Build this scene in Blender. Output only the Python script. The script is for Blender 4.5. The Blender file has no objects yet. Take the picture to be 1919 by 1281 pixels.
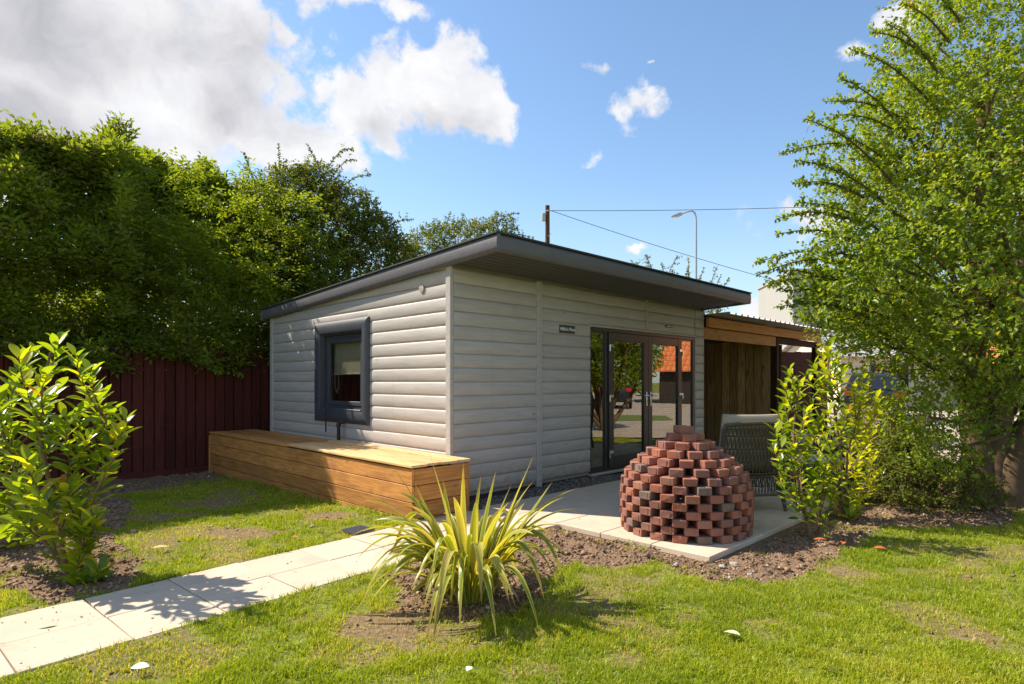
import bpy, math, random
import numpy as np
from mathutils import Vector, Matrix, Euler, Quaternion

rng = np.random.default_rng(7)
random.seed(7)
SC = bpy.context.scene
COL = SC.collection
R = math.radians

# ------------------------------------------------------------------ camera
F = 1122.7            # focal length in pixels of the 1919 wide photograph
H = 1.38              # eye height
cam_d = bpy.data.cameras.new('camera')
cam = bpy.data.objects.new('camera', cam_d)
COL.objects.link(cam)
cam.location = (0, 0, H)
cam.rotation_euler = (R(90), 0, 0)
cam_d.sensor_width = 36
cam_d.lens = 36 * F / 1919
cam_d.shift_y = 74.5 / 1919
cam_d.clip_start = 0.05
cam_d.clip_end = 1500
SC.camera = cam

# ------------------------------------------------------------------ light
SUN_DIR = Vector((-1.048, 0.370, 1.15)).normalized()      # towards the sun
SKY_STRENGTH = 0.118
EXPOSURE = 0.84
sd = bpy.data.lights.new('sun', 'SUN')
sd.energy = 4.8
sd.angle = R(0.53)
sd.color = (1.0, 0.905, 0.77)
sun = bpy.data.objects.new('sun', sd)
COL.objects.link(sun)
sun.rotation_euler = SUN_DIR.to_track_quat('Z', 'Y').to_euler()
sun.location = (-10, 4, 12)
SC.view_settings.view_transform = 'Standard'
SC.view_settings.look = 'None'
SC.view_settings.exposure = EXPOSURE
SC.view_settings.gamma = 1
SC.view_settings.use_curve_mapping = False
SC.render.engine = 'CYCLES'
SC.cycles.use_denoising = True
SC.cycles.max_bounces = 8
SC.cycles.diffuse_bounces = 3
SC.cycles.glossy_bounces = 4
SC.cycles.transmission_bounces = 6
SC.cycles.transparent_max_bounces = 12
SC.cycles.sample_clamp_indirect = 8


class NT:
    """small node tree helper"""
    def __init__(self, tree):
        self.t = tree
        tree.nodes.clear()

    def n(self, kind, **kw):
        nd = self.t.nodes.new(kind)
        for k, v in kw.items():
            if k.startswith('i_'):
                key = k[2:]
                key = int(key) if key.isdigit() else key.replace('_', ' ')
                s = nd.inputs[key]
                if hasattr(v, 'is_output') or isinstance(v, bpy.types.NodeSocket):
                    self.t.links.new(v, s)
                else:
                    s.default_value = v
            else:
                setattr(nd, k, v)
        return nd

    def l(self, a, b):
        self.t.links.new(a, b)

    def math(self, op, a, b=None, c=None, clamp=False):
        nd = self.t.nodes.new('ShaderNodeMath')
        nd.operation = op
        nd.use_clamp = clamp
        for i, v in enumerate((a, b, c)):
            if v is None:
                continue
            if isinstance(v, bpy.types.NodeSocket):
                self.t.links.new(v, nd.inputs[i])
            else:
                nd.inputs[i].default_value = v
        return nd.outputs[0]

    def vmath(self, op, a, b=None):
        nd = self.t.nodes.new('ShaderNodeVectorMath')
        nd.operation = op
        for i, v in enumerate((a, b)):
            if v is None:
                continue
            if isinstance(v, bpy.types.NodeSocket):
                self.t.links.new(v, nd.inputs[i])
            else:
                nd.inputs[i].default_value = v
        return nd

    def noise(self, vec, scale, detail=4, rough=0.55, dist=0.0):
        nd = self.t.nodes.new('ShaderNodeTexNoise')
        if vec is not None:
            self.t.links.new(vec, nd.inputs['Vector'])
        nd.inputs['Scale'].default_value = scale
        nd.inputs['Detail'].default_value = detail
        nd.inputs['Roughness'].default_value = rough
        nd.inputs['Distortion'].default_value = dist
        return nd.outputs['Fac']

    def ramp(self, fac, stops, interp='LINEAR'):
        nd = self.t.nodes.new('ShaderNodeValToRGB')
        cr = nd.color_ramp
        cr.interpolation = interp
        while len(cr.elements) < len(stops):
            cr.elements.new(0.5)
        for e, (p, c) in zip(cr.elements, stops):
            e.position = p
            if not hasattr(c, '__len__'):
                c = (c, c, c)
            e.color = (*c, 1)
        if isinstance(fac, bpy.types.NodeSocket):
            self.t.links.new(fac, nd.inputs[0])
        return nd.outputs[0]

    def mix(self, fac, a, b, blend='MIX'):
        nd = self.t.nodes.new('ShaderNodeMix')
        nd.data_type = 'RGBA'
        nd.blend_type = blend
        nd.clamp_factor = True
        for key, v in ((0, fac), (6, a), (7, b)):
            if isinstance(v, bpy.types.NodeSocket):
                self.t.links.new(v, nd.inputs[key])
            else:
                if key == 0:
                    nd.inputs[0].default_value = v
                else:
                    nd.inputs[key].default_value = (*v, 1) if len(v) == 3 else v
        return nd.outputs[2]

    def smooth(self, x, lo, hi):
        nd = self.t.nodes.new('ShaderNodeMapRange')
        nd.interpolation_type = 'SMOOTHSTEP'
        self.t.links.new(x, nd.inputs['Value'])
        nd.inputs['From Min'].default_value = lo
        nd.inputs['From Max'].default_value = hi
        return nd.outputs['Result']


# ------------------------------------------------------------------ sky
world = bpy.data.worlds.new('World')
SC.world = world
world.use_nodes = True
W = NT(world.node_tree)


def pdir(u, v):
    return Vector(((u - 960) / F, 1, (715 - v) / F)).normalized()


def build_sky():
    out = W.n('ShaderNodeOutputWorld')
    bg = W.n('ShaderNodeBackground')
    bg.inputs['Strength'].default_value = SKY_STRENGTH
    sky = W.n('ShaderNodeTexSky')
    sky.sky_type = 'NISHITA'
    sky.sun_disc = False
    sky.sun_elevation = math.asin(SUN_DIR.z)
    sky.sun_rotation = math.atan2(SUN_DIR.x, SUN_DIR.y)
    sky.altitude = 30
    sky.air_density = 1.1
    sky.dust_density = 0.35
    sky.ozone_density = 2.2
    tc = W.n('ShaderNodeTexCoord')
    d = tc.outputs['Generated']
    wob = W.n('ShaderNodeTexNoise')
    W.l(d, wob.inputs['Vector'])
    wob.inputs['Scale'].default_value = 9
    wob.inputs['Detail'].default_value = 5
    off = W.vmath('SCALE', W.vmath('SUBTRACT', wob.outputs['Color'], (0.5, 0.5, 0.5)).outputs[0])
    off.inputs['Scale'].default_value = 0.10
    dw = W.vmath('ADD', d, off.outputs[0]).outputs[0]

    def field(blobs):
        cur = None
        for (c, rx, rz, k) in blobs:
            v = W.vmath('MULTIPLY', W.vmath('SUBTRACT', dw, tuple(c)).outputs[0], (1 / rx, 1 / rx, 1 / rz)).outputs[0]
            ln = W.vmath('LENGTH', v).outputs['Value']
            m = W.math('MULTIPLY_ADD', ln, -k, k)
            cur = m if cur is None else W.math('MAXIMUM', cur, m)
        return W.math('MAXIMUM', cur, 0.0)

    def px(lst):
        o = []
        for (u, v, ru, rv, k) in lst:
            c = pdir(u, v)
            s = c.y           # angular size shrinks off axis
            o.append((c, ru / F * s, rv / F * s, k))
        return o
    clouds = px([(120, 60, 560, 250, 1.3), (0, 230, 430, 220, 1.2), (330, 170, 300, 190, 1.2), (520, 262, 190, 85, 1.0),
                 (630, 285, 100, 55, 1.0), (440, 50, 120, 120, 1.1), (800, 175, 165, 130, 1.25), (855, 95, 85, 75, 1.15), (740, 130, 90, 70, 1.0),
                 (890, 195, 85, 110, 1.1), (690, 215, 140, 85, 1.05), (640, 190, 80, 60, .8), (620, 0, 130, 50, .9),
                 (740, 8, 75, 48, .85), (548, 88, 42, 52, .75), (1190, 205, 88, 58, .66), (1115, 128, 62, 22, .52), (1230, 115, 22, 9, .5),
                 (1110, 298, 36, 16, .5), (1195, 463, 40, 14, .5), (1700, 15, 75, 45, .75), (1510, 415, 130, 45, .62), (1620, 90, 60, 30, .55),
                 (1440, 588, 90, 30, .6)])
    # the rest of the sky goes on the same way
    for (x, y, z, rx, rz) in [(-1, .2, .35, .5, .3), (-.8, -.5, .3, .45, .2), (-.2, -1, .35, .3, .14), (.5, -.9, .22, .35, .12),
                              (.9, -.4, .5, .3, .15), (1, .35, .2, .25, .08), (.2, -.4, .9, .3, .2), (-.6, .1, 1.0, .4, .3), (.9, .1, .8, .2, .12)]:
        clouds.append((Vector((x, y, z)).normalized(), rx, rz, 1.0))
    base = field(clouds)
    n1 = W.noise(d, 7.0, 9, 0.62, 0.25)
    n2 = W.noise(d, 26.0, 7, 0.6, 0.2)
    dens = W.math('ADD', base, W.math('MULTIPLY', W.math('SUBTRACT', n1, 0.5), 1.35))
    dens = W.math('ADD', dens, W.math('MULTIPLY', W.math('SUBTRACT', n2, 0.5), 1.15))
    gate = W.smooth(base, 0.0, 0.12)
    alpha = W.math('MULTIPLY', W.smooth(dens, 0.20, 0.56), gate)
    grey = field(px([(150, 70, 470, 190, 1.5), (60, 230, 380, 130, 1.4), (400, 200, 190, 110, 1.4), (560, 255, 90, 40, .7),
                     (820, 255, 150, 60, 1.1), (700, 240, 90, 40, 1.0), (250, 300, 260, 70, 1.0)])
                 + [(Vector((-.9, -.3, .3)).normalized(), .5, .2, 1.2), (Vector((-.2, -1, .3)).normalized(), .2, .1, 1)])
    n3 = W.noise(dw, 4.5, 6, 0.55, 0.4)
    g = W.math('MULTIPLY', W.smooth(W.math('ADD', grey, W.math('MULTIPLY', W.math('SUBTRACT', n3, 0.5), 2.6)), -0.1, 1.5), 0.92)
    n4 = W.noise(dw, 13, 6, 0.6, 0.3)
    white = W.mix(W.smooth(n4, 0.3, 0.7), (4.1, 4.15, 4.4), (4.9, 4.9, 4.95))
    ccol = W.mix(g, white, W.mix(W.smooth(n4, 0.25, 0.75), (2.25, 2.25, 2.5), (3.0, 2.97, 3.2)))
    scol = W.mix(1.0, sky.outputs[0], (0.92, 0.98, 1.0), 'MULTIPLY')
    # thin bright veil near the horizon
    sepz = W.n('ShaderNodeSeparateXYZ')
    W.l(d, sepz.inputs[0])
    scol = W.mix(W.smooth(sepz.outputs['Z'], 0.35, -0.02), scol, W.mix(0.6, scol, (3.2, 4.1, 5.0)))
    col = W.mix(alpha, scol, ccol)
    W.l(col, bg.inputs['Color'])
    W.l(bg.outputs[0], out.inputs['Surface'])


build_sky()

# ------------------------------------------------------------------ frames of reference
D2 = Vector((0.711, 0.703, 0)).normalized()
D1 = Vector((-D2.y, D2.x, 0))
C0 = Vector((-0.652, 6.535, 0))
ANG = math.atan2(D2.y, D2.x)


def Lw(s, t, z=0.0):
    return C0 + D2 * s + D1 * t + Vector((0, 0, z))


def P(u, v, Y):
    """pixel of the photograph at depth Y"""
    return Vector(((u - 960) / F * Y, Y, H - (v - 715) / F * Y))


def G(u, v, z=0.03):
    Y = (H - z) * F / (v - 715)
    return Vector(((u - 960) / F * Y, Y, z))


# ------------------------------------------------------------------ object helpers
def tag(o, label=None, cat=None, group=None, kind=None):
    if label: o['label'] = label
    if cat: o['category'] = cat
    if group: o['group'] = group
    if kind: o['kind'] = kind
    return o


def empty(name, loc=(0, 0, 0), rz=0.0, parent=None):
    o = bpy.data.objects.new(name, None)
    COL.objects.link(o)
    o.empty_display_size = 0.2
    o.location = loc
    o.rotation_euler = (0, 0, rz)
    if parent: o.parent = parent
    return o


def link(name, me, parent=None, loc=(0, 0, 0), rot=(0, 0, 0), kind=None):
    o = bpy.data.objects.new(name, me)
    COL.objects.link(o)
    o.location = loc
    o.rotation_euler = rot
    if parent: o.parent = parent
    if kind: o['kind'] = kind
    return o


class MB:
    def __init__(self):
        self.v, self.f, self.m = [], [], []

    def add(self, vs, fs, mi=0):
        b = len(self.v)
        self.v += [tuple(v) for v in vs]
        for f in fs:
            self.f.append(tuple(b + i for i in f))
            self.m.append(mi)
        return self

    def box(self, x0, x1, y0, y1, z0, z1, mi=0, M=None):
        vs = [Vector(p) for p in ((x0, y0, z0), (x1, y0, z0), (x1, y1, z0), (x0, y1, z0), (x0, y0, z1), (x1, y0, z1), (x1, y1, z1), (x0, y1, z1))]
        if M is not None: vs = [M @ v for v in vs]
        return self.add(vs, [(0, 3, 2, 1), (4, 5, 6, 7), (0, 1, 5, 4), (1, 2, 6, 5), (2, 3, 7, 6), (3, 0, 4, 7)], mi)

    def cbox(self, x0, x1, y0, y1, z0, z1, b=0.004, mi=0, M=None):
        """box with chamfered edges"""
        b = min(b, (x1 - x0) * .45, (y1 - y0) * .45, (z1 - z0) * .45)
        vs, idx = [], {}
        for i, x in enumerate((x0, x1)):
            for j, y in enumerate((y0, y1)):
                for k, z in enumerate((z0, z1)):
                    sx, sy, sz = (1 - 2 * i) * b, (1 - 2 * j) * b, (1 - 2 * k) * b
                    idx[i, j, k, 'x'] = len(vs); vs.append(Vector((x, y + sy, z + sz)))
                    idx[i, j, k, 'y'] = len(vs); vs.append(Vector((x + sx, y, z + sz)))
                    idx[i, j, k, 'z'] = len(vs); vs.append(Vector((x + sx, y + sy, z)))
        I = idx
        fs = []
        for i in (0, 1):
            q = [I[i, 0, 0, 'x'], I[i, 1, 0, 'x'], I[i, 1, 1, 'x'], I[i, 0, 1, 'x']]
            fs.append(tuple(q if i else q[::-1]))
            q = [I[0, i, 0, 'y'], I[0, i, 1, 'y'], I[1, i, 1, 'y'], I[1, i, 0, 'y']]
            fs.append(tuple(q if i else q[::-1]))
            q = [I[0, 0, i, 'z'], I[1, 0, i, 'z'], I[1, 1, i, 'z'], I[0, 1, i, 'z']]
            fs.append(tuple(q if i else q[::-1]))
        for a in (0, 1):
            for c in (0, 1):
                fs.append((I[a, c, 0, 'x'], I[a, c, 1, 'x'], I[a, c, 1, 'y'], I[a, c, 0, 'y']))
                fs.append((I[a, 0, c, 'x'], I[a, 1, c, 'x'], I[a, 1, c, 'z'], I[a, 0, c, 'z']))
                fs.append((I[0, a, c, 'y'], I[1, a, c, 'y'], I[1, a, c, 'z'], I[0, a, c, 'z']))
                for k in (0, 1):
                    fs.append((I[a, c, k, 'x'], I[a, c, k, 'y'], I[a, c, k, 'z']))
        if M is not None: vs = [M @ v for v in vs]
        return self.add(vs, fs, mi)

    def tube(self, pts, r, n=8, mi=0, cap=True):
        pts = [Vector(p) for p in pts]
        if not hasattr(r, '__len__'): r = [r] * len(pts)
        rings = []
        up = Vector((0, 0, 1))
        prev = None
        for i, p in enumerate(pts):
            a = pts[max(i - 1, 0)]; b = pts[min(i + 1, len(pts) - 1)]
            t = (b - a).normalized()
            if prev is None:
                x = t.cross(up)
                if x.length < 0.05: x = t.cross(Vector((1, 0, 0)))
            else:
                x = prev - t * prev.dot(t)
            x.normalize(); prev = x
            y = t.cross(x)
            rings.append([p + (x * math.cos(2 * math.pi * k / n) + y * math.sin(2 * math.pi * k / n)) * r[i] for k in range(n)])
        vs = [v for rg in rings for v in rg]
        fs = []
        for i in range(len(rings) - 1):
            for k in range(n):
                a = i * n + k; b = i * n + (k + 1) % n
                fs.append((a, a + n, b + n, b))
        if cap:
            fs.append(tuple(range(n)))
            fs.append(tuple(range((len(rings) - 1) * n, len(rings) * n))[::-1])
        return self.add(vs, fs, mi)

    def prism(self, prof, x0, x1, M=None, mi=0):
        """profile (y,z) list extruded along x, closed"""
        n = len(prof)
        vs = [Vector((x0, y, z)) for y, z in prof] + [Vector((x1, y, z)) for y, z in prof]
        fs = [(i, (i + 1) % n, (i + 1) % n + n, i + n) for i in range(n)]
        fs += [tuple(range(n))[::-1], tuple(range(n, 2 * n))]
        if M is not None: vs = [M @ v for v in vs]
        return self.add(vs, fs, mi)

    def mesh(self, name, mats, smooth=False):
        me = bpy.data.meshes.new(name)
        me.from_pydata(self.v, [], self.f)
        if not isinstance(mats, (list, tuple)): mats = [mats]
        for m in mats: me.materials.append(m)
        if len(mats) > 1: me.polygons.foreach_set('material_index', self.m)
        import bmesh
        bm = bmesh.new(); bm.from_mesh(me)
        bmesh.ops.recalc_face_normals(bm, faces=bm.faces)
        bm.to_mesh(me); bm.free()
        if smooth:
            me.polygons.foreach_set('use_smooth', [True] * len(me.polygons))
            try:
                me.set_sharp_from_angle(angle=R(40))
            except Exception:
                pass
        me.update()
        return me

    def build(self, name, mats, parent=None, smooth=False, loc=(0, 0, 0), rot=(0, 0, 0), kind=None):
        return link(name, self.mesh(name, mats, smooth), parent, loc, rot, kind)


def arr_mesh(name, V, T, mat, rnd=None, Q=None):
    """big triangle / quad mesh from numpy arrays; rnd is one value per vertex"""
    me = bpy.data.meshes.new(name)
    V = np.ascontiguousarray(V, dtype=np.float32)
    me.vertices.add(len(V))
    me.vertices.foreach_set('co', V.ravel())
    loops, starts, tot = [], [], []
    pos = 0
    if Q is not None and len(Q):
        loops.append(Q.astype(np.int32).ravel()); starts.append(pos + np.arange(len(Q)) * 4)
        tot.append(np.full(len(Q), 4)); pos += len(Q) * 4
    if T is not None and len(T):
        loops.append(T.astype(np.int32).ravel()); starts.append(pos + np.arange(len(T)) * 3)
        tot.append(np.full(len(T), 3)); pos += len(T) * 3
    loops = np.concatenate(loops); starts = np.concatenate(starts).astype(np.int32); tot = np.concatenate(tot).astype(np.int32)
    me.loops.add(len(loops)); me.loops.foreach_set('vertex_index', loops)
    me.polygons.add(len(starts)); me.polygons.foreach_set('loop_start', starts)
    try:
        me.polygons.foreach_set('loop_total', tot)
    except Exception:
        pass
    if rnd is not None:
        for nm, arr in (rnd.items() if isinstance(rnd, dict) else {'rnd': rnd}.items()):
            at = me.attributes.new(nm, 'FLOAT', 'POINT')
            at.data.foreach_set('value', np.ascontiguousarray(arr, dtype=np.float32))
    me.materials.append(mat)
    me.update(calc_edges=True)
    me.validate()
    return me


# ------------------------------------------------------------------ numpy noise
_perm = rng.random((256, 256)).astype(np.float32)


def vnoise(x, y):
    xi = np.floor(x).astype(int); yi = np.floor(y).astype(int)
    fx = x - xi; fy = y - yi
    fx = fx * fx * (3 - 2 * fx); fy = fy * fy * (3 - 2 * fy)
    g = lambda a, b: _perm[a & 255, b & 255]
    return (g(xi, yi) * (1 - fx) + g(xi + 1, yi) * fx) * (1 - fy) + (g(xi, yi + 1) * (1 - fx) + g(xi + 1, yi + 1) * fx) * fy


def fbm(x, y, o=4):
    s = 0; a = .5
    for i in range(o):
        s = s + a * vnoise(x * 2 ** i + 17.3 * i, y * 2 ** i + 9.1 * i); a *= .5
    return s / (1 - .5 ** o)


def sdpoly(x, y, poly):
    """signed distance, negative inside"""
    d = np.full(x.shape, 1e9); ins = np.zeros(x.shape, bool)
    n = len(poly)
    for i in range(n):
        x0, y0 = poly[i]; x1, y1 = poly[(i + 1) % n]
        dx, dy = x1 - x0, y1 - y0
        t = np.clip(((x - x0) * dx + (y - y0) * dy) / (dx * dx + dy * dy + 1e-12), 0, 1)
        d = np.minimum(d, np.hypot(x - x0 - t * dx, y - y0 - t * dy))
        c = ((y0 > y) != (y1 > y)) & (x < dx * (y - y0) / (dy if abs(dy) > 1e-9 else 1e-9) + x0)
        ins ^= c
    return np.where(ins, -d, d)


# ------------------------------------------------------------------ materials
def new_mat(name):
    m = bpy.data.materials.new(name)
    m.use_nodes = True
    t = NT(m.node_tree)
    out = t.n('ShaderNodeOutputMaterial')
    return m, t, out


def pbsdf(t, out, col, rough=0.6, bump=None, bstr=0.3, bdist=0.01, spec=0.4, metal=0.0, coat=0.0):
    b = t.n('ShaderNodeBsdfPrincipled')
    for key, v in (('Base Color', col), ('Roughness', rough), ('Specular IOR Level', spec), ('Metallic', metal), ('Coat Weight', coat)):
        if isinstance(v, bpy.types.NodeSocket): t.l(v, b.inputs[key])
        else: b.inputs[key].default_value = (*v, 1) if hasattr(v, '__len__') else v
    if bump is not None:
        bp = t.n('ShaderNodeBump')
        bp.inputs['Strength'].default_value = bstr
        bp.inputs['Distance'].default_value = bdist
        t.l(bump, bp.inputs['Height'])
        t.l(bp.outputs[0], b.inputs['Normal'])
    t.l(b.outputs[0], out.inputs['Surface'])
    return b


def objcoord(t, scale=(1, 1, 1), randomize=True):
    tc = t.n('ShaderNodeTexCoord')
    v = tc.outputs['Object']
    oi = t.n('ShaderNodeObjectInfo')
    if randomize:
        k = t.n('ShaderNodeCombineXYZ')
        t.l(t.math('MULTIPLY', oi.outputs['Random'], 37.0), k.inputs[0])
        t.l(t.math('MULTIPLY', oi.outputs['Random'], 91.0), k.inputs[1])
        t.l(t.math('MULTIPLY', oi.outputs['Random'], 53.0), k.inputs[2])
        v = t.vmath('ADD', v, k.outputs[0]).outputs[0]
    v = t.vmath('MULTIPLY', v, scale).outputs[0]
    return v, oi.outputs['Random']


def simple(name, col, rough=0.6, var=0.15, scale=8, spec=0.4, metal=0.0, bstr=0.15, coat=0.0):
    m, t, out = new_mat(name)
    v, r = objcoord(t)
    n = t.noise(v, scale, 5)
    c = t.mix(n, tuple(x * (1 - var) for x in col), tuple(min(1, x * (1 + var)) for x in col))
    pbsdf(t, out, c, rough, n, bstr, 0.004, spec, metal, coat)
    return m


def wood(name, light, dark, knot, rough=0.75, grain=1.0, var=0.25, knots=True, bstr=0.25, weather=None, kscale=2.2):
    """boards with their length along object X"""
    m, t, out = new_mat(name)
    v, r = objcoord(t, (1.3, 14, 14))
    n1 = t.noise(v, 2.2 * grain, 5, 0.6, 0.5)
    v2, _ = objcoord(t, (0.6, 45, 45))
    n2 = t.noise(v2, 3.0, 3, 0.5, 0.2)
    f = t.math('ADD', t.math('MULTIPLY', n1, 0.65), t.math('MULTIPLY', n2, 0.35))
    c = t.mix(t.smooth(f, 0.32, 0.68), dark, light)
    hv = t.math('MULTIPLY_ADD', r, var * 2, 1 - var)
    cc = t.n('ShaderNodeCombineXYZ'); [t.l(hv, cc.inputs[i]) for i in range(3)]
    c = t.mix(1.0, c, cc.outputs[0], 'MULTIPLY')
    if knots:
        v3, _ = objcoord(t, (1.0, 2.3, 2.3))
        vor = t.n('ShaderNodeTexVoronoi'); t.l(v3, vor.inputs['Vector']); vor.inputs['Scale'].default_value = kscale
        k = t.smooth(vor.outputs['Distance'], 0.085, 0.02)
        halo = t.smooth(vor.outputs['Distance'], 0.26, 0.05)
        c = t.mix(t.math('MULTIPLY', halo, 0.35), c, knot)
        c = t.mix(t.math('MULTIPLY', k, 0.8), c, tuple(x * .5 for x in knot))
    if weather:
        v4, _ = objcoord(t, (1, 1, 1))
        w = t.smooth(t.noise(v4, 1.6, 6, .65), 0.45, 0.75)
        c = t.mix(t.math('MULTIPLY', w, 0.7), c, weather)
    pbsdf(t, out, c, rough, f, bstr, 0.004, 0.25)
    return m


def painted(name, col, dirt, knotc, rough=0.55, kdens=3.0, bstr=0.25, streak=0.35, base_dirt=False):
    """painted boards, length along X: faint grain, small scuffs and knots showing through"""
    m, t, out = new_mat(name)
    v, r = objcoord(t, (1.0, 10, 10))
    n1 = t.noise(v, 2.6, 5, 0.6, 0.3)
    c = t.mix(t.smooth(n1, 0.25, 0.8), tuple(x * .86 for x in col), tuple(min(1, x * 1.07) for x in col))
    v3, _ = objcoord(t, (1, 1.6, 1.6))
    vor = t.n('ShaderNodeTexVoronoi'); t.l(v3, vor.inputs['Vector']); vor.inputs['Scale'].default_value = kdens
    k = t.smooth(vor.outputs['Distance'], 0.10, 0.02)
    brk = t.smooth(t.noise(v3, 9, 3), 0.42, 0.52)
    c = t.mix(t.math('MULTIPLY', t.math('MULTIPLY', k, brk), 0.85), c, knotc)
    d = t.smooth(t.noise(v3, 5.0, 8, 0.7), 0.58, 0.8)
    c = t.mix(t.math('MULTIPLY', d, streak), c, dirt)
    sp = t.smooth(t.noise(v3, 60.0, 2, 0.5), 0.70, 0.76)
    c = t.mix(t.math('MULTIPLY', sp, 0.35), c, dirt)
    if base_dirt:
        tcc = t.n('ShaderNodeTexCoord'); sx = t.n('ShaderNodeSeparateXYZ'); t.l(tcc.outputs['Object'], sx.inputs[0])
        low = t.smooth(sx.outputs['Z'], 0.62, 0.08)
        spl = t.math('MULTIPLY', low, t.smooth(t.noise(tcc.outputs['Object'], 14, 6, 0.7), 0.30, 0.72))
        c = t.mix(t.math('MULTIPLY', spl, 0.6), c, (0.23, 0.17, 0.12))
        stv = t.vmath('MULTIPLY', tcc.outputs['Object'], (9, 9, .5)).outputs[0]
        run = t.smooth(t.noise(stv, 1.6, 5, 0.6), 0.58, 0.78)
        c = t.mix(t.math('MULTIPLY', run, 0.16), c, (0.24, 0.20, 0.16))
    hv = t.math('MULTIPLY_ADD', r, 0.10, 0.95)
    cc = t.n('ShaderNodeCombineXYZ'); [t.l(hv, cc.inputs[i]) for i in range(3)]
    c = t.mix(1.0, c, cc.outputs[0], 'MULTIPLY')
    pbsdf(t, out, c, rough, n1, bstr, 0.003, 0.35)
    return m


M = {}
M['clad'] = painted('cladding_paint', (0.462, 0.422, 0.388), (0.24, 0.21, 0.17), (0.22, 0.18, 0.15), 0.55, 3.2, base_dirt=True)
M['trimpaint'] = painted('trim_paint', (0.445, 0.41, 0.378), (0.24, 0.21, 0.17), (0.22, 0.18, 0.15), 0.55, 2.0)
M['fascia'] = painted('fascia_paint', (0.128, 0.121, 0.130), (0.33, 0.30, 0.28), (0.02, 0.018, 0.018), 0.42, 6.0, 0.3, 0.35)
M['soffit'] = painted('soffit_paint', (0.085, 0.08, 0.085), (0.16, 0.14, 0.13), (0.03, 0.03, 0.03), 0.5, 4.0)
M['windowpaint'] = painted('window_paint', (0.060, 0.064, 0.078), (0.15, 0.14, 0.14), (0.02, 0.02, 0.02), 0.45, 3.0)
M['pvc'] = simple('dark_frame', (0.030, 0.027, 0.029), 0.32, 0.1, 4, 0.5, bstr=0.03)
M['felt'] = simple('roof_felt', (0.05, 0.06, 0.055), 0.9, 0.3, 40)
M['chrome'] = simple('chrome', (0.75, 0.73, 0.70), 0.18, 0.05, 3, 0.5, 1.0, 0.0)
M['dark'] = simple('dark_inside', (0.05, 0.045, 0.04), 0.9, 0.2, 3)
M['room'] = simple('room_wall', (0.30, 0.28, 0.24), 0.9, 0.1, 2)
M['roomfloor'] = simple('room_floor', (0.16, 0.12, 0.08), 0.6, 0.2, 3)
M['blind'] = simple('blind_slat', (0.46, 0.45, 0.38), 0.5, 0.05, 3)
M['rollerblind'] = simple('roller_blind', (0.62, 0.60, 0.52), 0.8, 0.05, 3)
M['black'] = simple('black_plastic', (0.018, 0.018, 0.02), 0.4, 0.1, 6)
M['silvergrey'] = simple('grey_metal', (0.40, 0.41, 0.42), 0.45, 0.08, 3, 0.5, 0.3)
M['box'] = wood('larch_planks', (0.66, 0.305, 0.085), (0.36, 0.14, 0.034), (0.20, 0.085, 0.03), 0.7, 1.0, 0.20, weather=(0.36, 0.17, 0.065), kscale=3.4)
M['boxtop'] = wood('bleached_planks', (0.78, 0.52, 0.26), (0.56, 0.31, 0.12), (0.22, 0.10, 0.04), 0.75, 1.0, 0.14)
M['beam'] = wood('beam_wood', (0.56, 0.28, 0.09), (0.38, 0.165, 0.05), (0.10, 0.04, 0.015), 0.75, 1.0, 0.1)
M['shedboard'] = wood('stained_boards', (0.58, 0.36, 0.16), (0.26, 0.14, 0.06), (0.03, 0.015, 0.01), 0.85, 1.0, 0.35)
M['post'] = wood('dark_post', (0.06, 0.025, 0.015), (0.03, 0.012, 0.008), (0.01, 0.005, 0.004), 0.85, 1.0, 0.1, knots=False)
M['fence'] = wood('maroon_fence', (0.110, 0.024, 0.014), (0.058, 0.014, 0.010), (0.03, 0.01, 0.01), 0.85, 1.2, 0.22, knots=False)
M['pole'] = wood('creosote_pole', (0.13, 0.055, 0.035), (0.06, 0.028, 0.02), (0.03, 0.01, 0.01), 0.85, 1.5, 0.0, knots=False)
M['wicker'] = simple('wicker', (0.10, 0.072, 0.048), 0.55, 0.35, 30, 0.35)
M['cushion'] = simple('cushion_cloth', (0.36, 0.295, 0.215), 0.95, 0.08, 60)
M['tabletop'] = simple('table_top', (0.40, 0.35, 0.29), 0.5, 0.12, 12)
M['white'] = simple('white_plastic', (0.75, 0.74, 0.72), 0.4, 0.04, 4)
M['signback'] = simple('sign_slate', (0.055, 0.06, 0.06), 0.5, 0.1, 10)
M['tin'] = simple('grey_sheet', (0.40, 0.385, 0.36), 0.5, 0.15, 6, 0.4, 0.2)
M['stem'] = simple('green_brown_stem', (0.17, 0.10, 0.05), 0.75, 0.35, 30)
M['bark'] = simple('bark', (0.13, 0.085, 0.05), 0.9, 0.5, 16, 0.2, bstr=0.8)
M['twig'] = simple('twig', (0.12, 0.065, 0.04), 0.85, 0.3, 20)


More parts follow.
